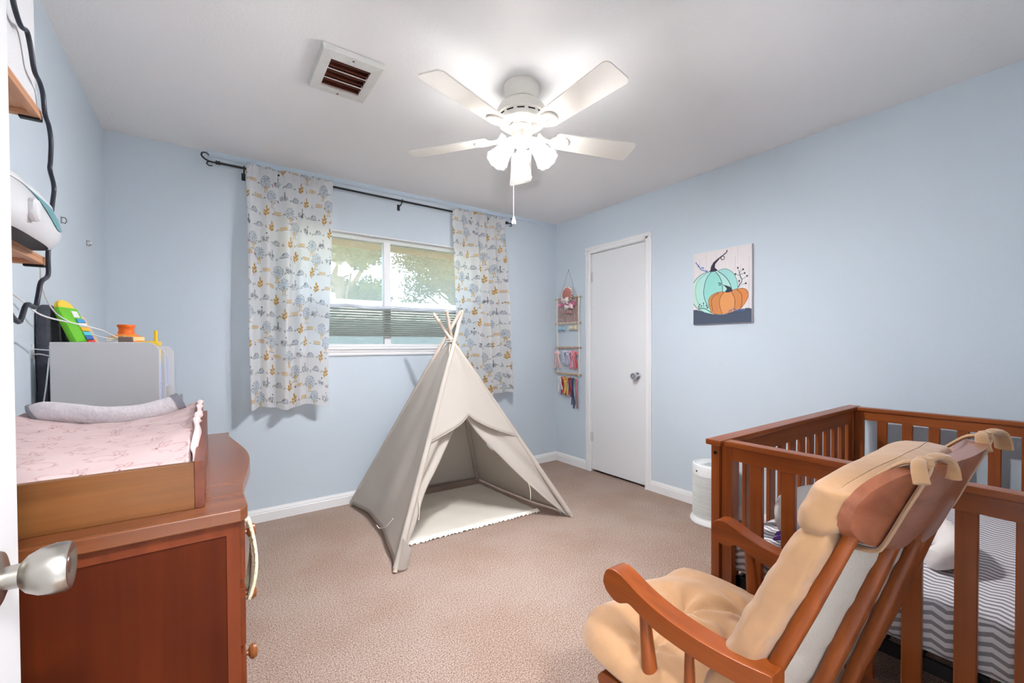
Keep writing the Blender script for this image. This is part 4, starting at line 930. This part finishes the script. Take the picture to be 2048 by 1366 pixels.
# back: slats and crest
def backY(z): return .361-(z-.564)*.449
def crest_pt(u, s, d):     # u along -1..1, s height 0..1, d depth offset
    a = abs(u); x = 1.072+u*.256
    lowz = .838+.046*a**2.2+.026*math.exp(-((a-.33)/.085)**2); hiz = 1.006-.028*a**4
    rnd = math.sqrt(max(.0, 1-(max(0, a-.8)/.2)**2)); mid = (lowz+hiz)/2; hh = (hiz-lowz)/2*(.25+.75*rnd)
    z = mid+hh*(2*s-1); y = .226-.058*(1-a**2.4)-.012*u-(z-.93)*.36+d
    return Vector((x, y, z))
TOPS = [(.848, .216, .90), (.952, .208, .89), (1.062, .198, .875), (1.172, .194, .88), (1.276, .204, .90)]
BOTS = [(.848, .444, .372), (.945, .372, .372), (1.055, .342, .372), (1.165, .35, .372), (1.27, .43, .372)]
for tp_, bt_ in zip(TOPS, BOTS):
    t0_, b0_ = crest_pt((tp_[0]-1.072)/.256, .2, .002), Vector(bt_)
    part('back_slat', MB().tube([b0_.lerp(t0_, k/6) for k in range(7)], [.010, .0125, .014, .0145, .014, .012, .010], 14, flat=.75), gw('z'), gc)
g = []
for i in range(65):
    u = -1+2*i/64; ring = []
    tk = .026*(1-.35*abs(u)**8)
    for s in np.linspace(0, 1, 9): ring.append(crest_pt(u, s, -tk/2))
    for s in np.linspace(1, 0, 9): ring.append(crest_pt(u, s, tk/2))
    g.append(ring)
b = MB().grid(g, cv=True); n9 = 18; b.f.append(tuple(range(n9))); b.f.append(tuple(64*n9+j for j in range(n9-1, -1, -1)))
part('crest_rail', b, wood('crest_wood', (122, 66, 44), (160, 98, 70), 'x', .22, .7, .5), gc, ang=50)
# seat cushion
m_vel = mat('tan_velour', (172, 132, 95), .85, .35, 18, spec=.15, var=.09, vscale=14)
m_vel.node_tree.nodes['Principled BSDF'].inputs['Sheen Weight'].default_value = .35
m_back = mat('cushion_backing', (206, 196, 184), .95, .15, 200)
tuft = [(1.06, .685), (1.0, .515), (.885, .66), (1.19, .56)]
def seat_surf(top):
    g = []
    for i in range(61):
        row = []
        for j in range(61):
            a, b2 = -1+2*i/60, -1+2*j/60
            # superellipse map of the square
            k = (abs(a)**4+abs(b2)**4)**.25; mx_ = max(abs(a), abs(b2)); sc = mx_/k if k > 1e-6 else 1
            sx, sy = a*sc**.8, b2*sc**.8
            x = 1.068+.285*sx; y = .615+.255*sy+.01*math.sin(x*30)
            e = max(0, 1-max(abs(a), abs(b2))**3.2); h_ = .078*e**.45
            if top:
                for (tx, ty) in tuft:
                    d = math.hypot(x-tx, y-ty); an = math.atan2(y-ty, x-tx); h_ -= min(h_*.6, .046*math.exp(-(d/.04)**1.1))+.009*math.exp(-((d-.05)/.05)**2)*math.cos(an*7+tx*40)*min(1, d/.03)*e
                h_ += .004*math.sin(x*37+y*21)*e
                z = .398+h_
            else: z = .398-.042*e**.5
            row.append((x, y, z))
        g.append(row)
    return g
sc_ = thing('seat_cushion', 'tan tufted velour cushion on the rocking chair seat', 'cushion', (1.07, .6, .36))
b = MB().grid(seat_surf(True)); b.grid(seat_surf(False)); part('pad', b, m_vel, sc_, ang=80, bevel=0)
for (tx, ty) in tuft: part('button', MB().lathe([(0, .004), (.007, .003), (.009, 0), (.007, -.003), (0, -.004)], 14, Matrix.Translation((tx, ty, .434))), m_vel, sc_)
# back cushion: body plus a head roll, tied round the crest
bc = thing('back_cushion', 'tan velour back cushion tied to the rocking chair crest', 'cushion', (1.07, .35, .45))
def slatY(x, z):
    t = (z-.372)/(.9-.372); yb2 = float(np.interp(x, [b_[0] for b_ in BOTS], [b_[1] for b_ in BOTS])); yt2 = float(np.interp(x, [b_[0] for b_ in TOPS], [.226-.058*(1-abs((b_[0]-1.072)/.256)**2.4) for b_ in TOPS])); return yb2+(yt2-yb2)*t
def roundcush(z0, z1, x0, x1, yb, th, puff, nz=48, n=64, endp=.45, wr=.003, drop=0):
    """closed pillow: rings of a squarish cross-section stacked along the back's slope"""
    rows = []
    for j in range(nz):
        b2 = -1+2*j/(nz-1); z_ = (z0+z1)/2+(z1-z0)/2*b2; e = max(1e-4, 1-abs(b2)**6)**endp; row = []
        for i in range(n):
            t = 2*PI*i/n; c_, s_ = math.cos(t), math.sin(t); k = 4.5; r = (abs(c_)**k+abs(s_)**k)**(-1/k)
            z = z_-drop*max(0, b2)*abs(r*c_)**3; x = (x0+x1)/2+(x1-x0)/2*r*c_*(.9+.1*e); dep = (yb+th/2+(th/2+puff*max(0, s_)*(1-c_*c_))*r*s_*e)
            y = slatY(x, z)+dep+wr*(math.sin(z*75+t*3)+math.sin(z*140-t*5)*.6+1.2*math.sin(z*33+2*math.sin(t*2))*max(0, s_))*e
            row.append(Vector((x, y, z)))
        rows.append(row)
    return rows
rw = roundcush(.40, .90, .822, 1.318, .022, .083, .012, wr=.0013)
full = MB().grid(rw, cv=True); fr_, bk_ = MB(), MB(); n_ = 64
fr_.v = full.v; bk_.v = list(full.v)
for f_ in full.f:
    i_ = f_[0] % n_; (bk_ if 41 <= i_ <= 54 else fr_).f.append(f_)
part('pad', fr_, m_vel, bc, ang=80); part('pad_backing', bk_, m_back, bc, ang=80)
rw = roundcush(.868, 1.002, .818, 1.30, .024, .088, .015, nz=30, endp=.5, wr=.002, drop=.045)
part('head_roll', MB().grid(rw, cv=True), m_vel, bc, ang=80)
for s, u in ((-1, -.70), (1, .6)):
    cr_top = crest_pt(u, 1, 0); x, y, z = cr_top
    lp = [crest_pt(u, 1, .03)+Vector((0, .02, -.03)), crest_pt(u, 1, .012)+Vector((0, 0, .006)), crest_pt(u, 1, -.014)+Vector((0, 0, .006)), crest_pt(u*1.0, .96, -.0185), crest_pt(u*1.03, .5, -.0185), crest_pt(u*1.06, .05, -.0185), crest_pt(u*1.06, -.05, -.01), crest_pt(u*1.05, -.08, .02)]
    part('tie_band', MB().tube(smoothpath(lp, 6), .010, 10, flat=.35), m_vel, bc)
    o_ = Vector((x, y-.012, z+.010))
    part('tie_knot', MB().lathe([(0, -.012), (.009, -.009), (.012, 0), (.009, .009), (0, .012)], 12, Matrix.Translation(o_)), m_vel, bc)
    part('tie_end', MB().tube(smoothpath([o_, o_+Vector((.022, -.006, .008)), o_+Vector((.046, -.014, .004)), o_+Vector((.062, -.017, -.014)), o_+Vector((.068, -.018, -.03))], 6), [.006, .009, .012, .014, .014], 12, flat=.5), m_vel, bc)
    part('tie_end', MB().tube(smoothpath([o_, o_+Vector((-.016, .002, .006)), o_+Vector((-.034, .0, -.002)), o_+Vector((-.046, -.006, -.022))], 6), [.006, .009, .010], 12, flat=.5), m_vel, bc)
# ================================================================== TOY UNIT beyond the dresser
m_unit = mat('unit_white', (206, 206, 208), .5)
un = thing('toy_bookshelf', 'white kids bookshelf in the corner behind the dresser', 'bookshelf', (-.3, 2.43, 0))
UX0, UX1 = -.44, -.157
def upanel(x1, ztop, r=.035):
    return [(UX0, 0), (x1, 0), (x1, ztop-r)]+[(x1-r+r*math.cos(t), ztop-r+r*math.sin(t)) for t in np.linspace(0, PI/2, 8)][1:]+[(UX0, ztop)]
part('side_panel', MB().prism(upanel(UX1, 1.212), 2.05, 2.062, lambda x, z, d: (x, d, z)), m_unit, un, bevel=.0015, seg=1)
part('side_panel', MB().prism(upanel(UX1, 1.198), 2.80, 2.812, lambda x, z, d: (x, d, z)), m_unit, un, bevel=.0015, seg=1)
part('divider', MB().prism(upanel(UX1+.001, 1.196), 2.30, 2.31, lambda x, z, d: (x, d, z)), m_unit, un, bevel=.0015, seg=1)
part('back_board', MB().box(UX0, UX0+.008, 2.062, 2.80, 0, 1.15), m_unit, un, smooth=False)
for z in (1.13, .85, .57, .29, .03): part('shelf_board', MB().box(UX0+.008, UX1-.03, 2.062, 2.80, z, z+.012), m_unit, un, smooth=False)
part('shelf_lip', MB().box(UX1-.03, UX1-.022, 2.31, 2.80, 1.0, 1.142), mat('unit_print_blue', (196, 206, 230), .5), un, smooth=False)
br_ = MB().box(XL, XL+.004, 2.068, 2.082, 1.155, 1.205).box(UX0-.004, UX0, 2.066, 2.08, 1.15, 1.2)
br_.tube(smoothpath([(XL+.004, 2.072, 1.19), (XL+.02, 2.066, 1.187), (UX0-.004, 2.07, 1.185)], 4), .002, 6); br_.tube(smoothpath([(XL+.004, 2.072, 1.17), (XL+.02, 2.066, 1.172), (UX0-.004, 2.07, 1.165)], 4), .002, 6)
br_.tube(smoothpath([(UX0-.003, 2.062, 1.16), (UX0-.012, 2.058, 1.05), (XL+.02, 2.055, .94), (XL+.016, 2.05, .86)], 5), .0022, 6)
part('anti_tip_strap', br_, m_white, un)
# charcoal pad standing between the wall and the shelf
solo('felt_pad', MB().prism([(2.09, 0), (2.45, 0), (2.45, 1.24), (2.38, 1.3), (2.16, 1.345), (2.1, 1.31)], XL+.003, XL+.032, lambda y, z, d: (d, y, z)), mat('charcoal_felt', (72, 74, 84), .95, .5, 160), 'charcoal felt pad standing between the wall and the white bookshelf', 'pad', (XL+.02, 2.27, 0), bevel=.006)
# green keyboard toy leaning on the wall
def leanmat(base, yaw, lean): return Matrix.Translation(base) @ Matrix.Rotation(yaw, 4, 'Z') @ Matrix.Rotation(lean, 4, 'Y')
SHF = 1.142
kt = thing('keyboard_toy', 'bright green toy keyboard with coloured keys leaning on the wall', 'toy', (-.36, 2.16, SHF))
LM = leanmat((-.352, 2.155, SHF+.004), R(-18), R(-22))
m_gr = mat('toy_green', (110, 196, 44), .35)
part('body', MB().box(-.014, .008, -.05, .05, .006, .205, LM), m_gr, kt, bevel=.006)
part('top_arch', MB().lathe([(0, -.011), (.036, -.011), (.04, -.007), (.04, .005), (.036, .009), (0, .009)], 28, LM @ Matrix.Translation((-.003, 0, .195)) @ Matrix.Rotation(PI/2, 4, 'Y')), mat('toy_yellow', (246, 206, 70), .35), kt)
part('label_plate', MB().box(.008, .0105, .0, .032, .165, .19, LM), m_white, kt, bevel=.001, seg=1)
kc = ((70, 150, 210), (240, 240, 240), (250, 190, 60), (90, 200, 220), (60, 110, 190), (220, 50, 50), (240, 140, 50), (90, 190, 220), (50, 90, 170))
for k, c_ in enumerate(kc): part('key', MB().box(.008, .0125, .004, .046, .145-.0165*k, .1595-.0165*k, LM), mat('key_%d' % k, c_, .4), kt, bevel=.001, seg=1)
bk = thing('board_book', 'beige board book with red block letters behind the green toy', 'book', (-.37, 2.30, SHF))
LB = leanmat((-.362, 2.31, SHF+.002), R(-14), R(-24))
bo = part('cover', MB().box(-.012, .004, -.075, .075, 0, .19, LB), mat('book_beige', (214, 186, 160), .6), bk, bevel=.004)
cvk = Canvas(1, 1.25, 120, (216, 190, 164))
cvk.fill([(.12, .1), (.88, .1), (.8, .5), (.2, .5)], (186, 178, 160)); cvk.fill([(.2, .16), (.5, .14), (.46, .4), (.22, .42)], (226, 200, 140)); cvk.fill([(.55, .14), (.82, .18), (.76, .42), (.52, .4)], (150, 160, 166))
for x_ in (.22, .52): 
    cvk.stroke([(x_, .62), (x_, 1.1), (x_+.2, 1.06), (x_+.2, .88), (x_, .86), (x_+.17, .8), (x_+.17, .66), (x_, .62)], .05, (190, 72, 66))
uu, vv = np.meshgrid(np.linspace(0, 1, 60), np.linspace(0, 1, 75), indexing='ij')
gg = [[LB @ Vector((.0046, -.07+.14*u, .185-.18*v)) for v in np.linspace(0, 1, 75)] for u in np.linspace(0, 1, 60)]
o = part('cover_art', MB().grid(gg), cloth_print('book_print', 0, .5), bk); paint(o, cvk.at(uu.ravel(), vv.ravel()))
# orange bottle
ob = thing('orange_bottle', 'orange plastic baby bottle standing on the white bookshelf', 'bottle', (-.292, 2.42, SHF))
TO = Matrix.Translation((-.292, 2.42, 0))
part('body', MB().lathe([(0, SHF), (.05, SHF), (.058, SHF+.006), (.06, SHF+.03), (.06, SHF+.075), (.057, SHF+.088), (.046, SHF+.101), (.03, SHF+.107)], 32, TO), mat('orange_plastic', (232, 140, 56), .3), ob)
part('cap', MB().lathe([(.026, SHF+.104), (.028, SHF+.114), (.025, SHF+.122), (.026, SHF+.134), (.03, SHF+.14), (.029, SHF+.147), (0, SHF+.149)], 32, TO), mat('orange_cap', (240, 112, 36), .35), ob)
part('sticker', MB().lathe([(.0605, SHF+.02), (.0605, SHF+.095)], 40, TO, lambda an, z: 1.0 if 3.5 < an < 4.6 else .97, caps=False), mat('sticker_cream', (240, 214, 150), .5), ob)
# small white charger and its block
ch = thing('usb_charger', 'small white charger lying on top of the white bookshelf', 'charger', (-.33, 2.30, SHF))
part('block', MB().box(-.335, -.285, 2.262, 2.29, SHF+.05, SHF+.082), m_white, ch, bevel=.005)
part('stand', MB().box(-.33, -.29, 2.265, 2.288, SHF, SHF+.05), mat('pale_pink_plastic', (226, 206, 206), .5), ch, bevel=.004)
wb = thing('wooden_block', 'small grey-brown block at the orange bottle foot', 'block', (-.262, 2.18, SHF))
part('block', MB().box(-.285, -.245, 2.165, 2.195, SHF, SHF+.092), mat('block_brown', (124, 104, 96), .8), wb, bevel=.003)
part('tag', MB().box(-.283, -.247, 2.1635, 2.165, SHF+.01, SHF+.06), mat('tag_grey', (150, 140, 136), .8), wb, smooth=False)
# yellow toy at the shelf end
yt = thing('yellow_toy', 'yellow plastic handled toy at the front of the white bookshelf', 'toy', (-.19, 2.2, SHF))
my = mat('yellow_plastic', (246, 204, 50), .35)
part('plate', MB().box(-.215, -.166, 2.12, 2.285, SHF+.055, SHF+.075), my, yt, bevel=.004)
part('handle', MB().tube([(-.178, 2.2, SHF+.07), (-.178, 2.2, SHF+.118)], .006, 12), my, yt)
part('foot', MB().box(-.2, -.18, 2.13, 2.27, SHF, SHF+.056), my, yt, bevel=.003)
# printed card between the shelf panels
pc = thing('printed_card', 'pale blue and pink printed card standing in the bookshelf front', 'card', (-.165, 2.18, 1.0))
cvc = Canvas(.1, .3, 600, (186, 200, 232))
for k in range(60): cvc.stroke([(0, .005*k), (.1, .005*k)], .006, tuple(int(v) for v in (np.array((244, 214, 120))*max(0, 1-k/14)+np.array((186, 200, 232))*(1-max(0, 1-k/14))*(1-max(0, (k-38)/22))+np.array((240, 196, 214))*max(0, (k-38)/22))))
for k in range(14): cvc.blob(random.uniform(0, .1), random.uniform(.06, .28), .005, .005, random.choice(((214, 120, 160), (250, 250, 255), (150, 170, 220))))
uu, vv = np.meshgrid(np.linspace(0, 1, 30), np.linspace(0, 1, 90), indexing='ij')
part('card', MB().box(-.178, -.1695, 2.10, 2.29, .88, 1.185), m_white, pc, smooth=False)
o = part('card_print', MB().grid([[(-.169, 2.10+.19*u, 1.185-.30*v) for v in np.linspace(0, 1, 90)] for u in np.linspace(0, 1, 30)]), cloth_print('card_print', 0, .5), pc); paint(o, cvc.at(uu.ravel(), vv.ravel()))
# ================================================================== WALL SHELVES (left wall)
pw = lambda ax: wood('pine_shelf', (186, 128, 92), (216, 164, 126), ax, .5, .8)
def shelf(label, z, y1):
    t = thing('wall_shelf', label, 'shelf', (XL, 1.35, z), 'pine wall shelves on the left wall')
    y0 = 1.0
    part('board', MB().box(XL+.001, -.36, y0, y1, z+.012, z+.02), pw('y'), t)
    part('front_lip', MB().box(-.378, -.36, y0, y1, z, z+.012), pw('y'), t, bevel=.001, seg=1)
    part('end_lip', MB().box(XL+.001, -.378, y1-.02, y1, z, z+.012), pw('x'), t, bevel=.001, seg=1)
    part('wall_cleat', MB().box(XL+.001, XL+.02, y0, y1-.02, z, z+.012), pw('y'), t)
    part('brace', MB().box(XL+.02, -.378, 1.42, 1.44, z+.002, z+.012), pw('x'), t)
    part('clip', MB().box(-.40, -.362, y1-.012, y1+.003, z-.006, z-.0005).box(-.372, -.36, y1, y1+.006, z-.004, z+.012), m_black, t)
    return t
shelf('upper pine wall shelf carrying the white box', 1.80, 1.655)
shelf('lower pine wall shelf carrying the wipe warmer', 1.415, 1.665)
bx_ = thing('storage_box', 'tall white textured box on the upper wall shelf', 'box', (-.42, 1.38, 1.82))
mbx = mat('box_white', (224, 224, 226), .9, .35, 110)
part('body', MB().box(XL+.004, -.368, 1.1, 1.645, 1.8205, 2.3), mbx, bx_, bevel=.004)
part('base_fold', MB().box(XL+.004, -.3655, 1.1, 1.6455, 1.8205, 1.868), mbx, bx_, bevel=.003)
# wipe warmer: rounded loft
ww = thing('wipe_warmer', 'white wipe warmer with a teal corner window on the lower shelf', 'wipe warmer', (-.39, 1.4, 1.435))
wx0, wx1, wy0, wy1 = -.478, -.298, 1.16, 1.60; WZ = 1.4355
def wring(z, s, k=4.0):
    cx_, cy_ = (wx0+wx1)/2, (wy0+wy1)/2; o = []
    for i in range(72):
        t = 2*PI*i/72; c_, s_ = math.cos(t), math.sin(t); r = (abs(c_)**k+abs(s_)**k)**(-1/k); o.append(Vector((cx_+(wx1-wx0)/2*s*r*c_, cy_+(wy1-wy0)/2*s*r*s_, z)))
    return o
lv_ = [(0, .80), (.004, .86), (.02, .95), (.036, 1.0), (.055, .985), (.075, .94), (.094, .87)]
part('body', MB().grid([wring(WZ+z, s) for z, s in lv_], cv=True), mat('warmer_white', (228, 228, 230), .18, spec=.6), ww, ang=60)
lid = [(.094, .885), (.1, .88), (.112, .8), (.122, .68), (.129, .48), (.132, .2), (.132, .0)]
part('lid', MB().grid([wring(WZ+z, s) for z, s in lid], cv=True), mat('warmer_lid', (236, 236, 238), .2, spec=.6), ww, ang=60)
tg = []
for i in range(-6, 9):
    u = (i+6)/14; col = []
    for j in range(9):
        lo = .093-.052*math.exp(-((u-.8)/.33)**2); z = lo+(.0935-lo)*j/8; s = float(np.interp(z, [a for a, _ in lv_], [b2 for _, b2 in lv_]))*1.012+.008
        c0 = wring(WZ+z, s)[i]; col.append(c0)
    tg.append(col)
o = part('teal_window', MB().grid(tg), mat('teal_plastic', (74, 158, 160), .12, spec=.6), ww, ang=60)
part('dial', MB().lathe([(.024, 0), (.024, .008), (.02, .012), (0, .013)], 28, Matrix.Translation((wx1-.003, 1.30, WZ+.045)) @ Matrix.Rotation(PI/2, 4, 'Y')), mat('warmer_lid', (236, 236, 238), .2), ww)
for (x, y) in ((-.45, 1.26), (-.33, 1.26), (-.45, 1.51), (-.39, 1.51)): part('foot', MB().lathe([(.01, 1.4345), (.01, 1.4415)], 12, Matrix.Translation((x, y, 0))), m_white, ww)
# black gooseneck arm hanging past both shelf ends
gp = smoothpath([(-0.352, 1.431, 1.995), (-0.352, 1.429, 1.972), (-0.352, 1.452, 1.951), (-0.352, 1.481, 1.943), (-0.352, 1.517, 1.955), (-0.352, 1.543, 1.925), (-0.352, 1.566, 1.886), (-0.352, 1.604, 1.878), (-0.352, 1.63, 1.858), (-0.352, 1.644, 1.815), (-0.352, 1.677, 1.795), (-0.352, 1.692, 1.758), (-0.352, 1.684, 1.704), (-0.352, 1.678, 1.678), (-0.352, 1.712, 1.642), (-0.352, 1.695, 1.593), (-0.352, 1.658, 1.497), (-0.352, 1.645, 1.433), (-0.352, 1.642, 1.386), (-0.352, 1.583, 1.361), (-0.352, 1.558, 1.322), (-0.352, 1.534, 1.293), (-0.352, 1.475, 1.295), (-0.352, 1.43, 1.253), (-0.352, 1.389, 1.259), (-0.352, 1.367, 1.271), (-0.352, 1.341, 1.283)], 4)
o = solo('gooseneck_arm', MB().tube(gp, .0052, 12), mat('gooseneck_rubber', (40, 46, 58), .35), 'bent black gooseneck arm hanging past the two wall shelves', 'gooseneck', (-.352, 1.6, 1.25), ang=60)
mcord = mat('white_cord', (236, 236, 236), .5)
solo('charging_cord', MB().tube(smoothpath([(-.372, 1.672, 1.418), (-.40, 1.80, 1.39), (-.42, 1.93, 1.352), (-.42, 2.03, 1.31), (-.405, 2.15, 1.28), (-.385, 2.20, 1.26), (-.36, 2.23, 1.24), (-.31, 2.275, 1.226), (-.27, 2.19, 1.236)], 6), .0022, 6), mcord, 'white cord running from the lower shelf down to the bookshelf', 'cord', (-.4, 2.0, 1.23), ang=60)
solo('charging_cord', MB().tube(smoothpath([(-.40, 1.50, 1.34), (-.395, 1.62, 1.315), (-.39, 1.76, 1.285), (-.355, 1.95, 1.27), (-.315, 2.06, 1.255), (-.315, 2.2, 1.245), (-.29, 2.26, 1.228)], 6), .0022, 6), mcord, 'white cord crossing in front of the green keyboard toy', 'cord', (-.36, 1.9, 1.23), ang=60)
for y, z, lb in ((2.449, 1.705, 'small wall hook nearer the wipe warmer'), (2.879, 1.698, 'small wall hook nearer the room corner')):
    g = MB(); g.tube(smoothpath([(XL+.001, y, z+.012), (XL+.012, y, z+.012), (XL+.016, y, z), (XL+.011, y, z-.01), (XL+.004, y, z-.006)], 5), .0022, 6); g.box(XL+.0003, XL+.002, y-.005, y+.005, z-.012, z+.016)
    solo('wall_hook', g, mat('hook_metal', (150, 146, 140), .35, metal=.8), lb, 'hook', (XL, y, z), 'small metal hooks on the left wall')
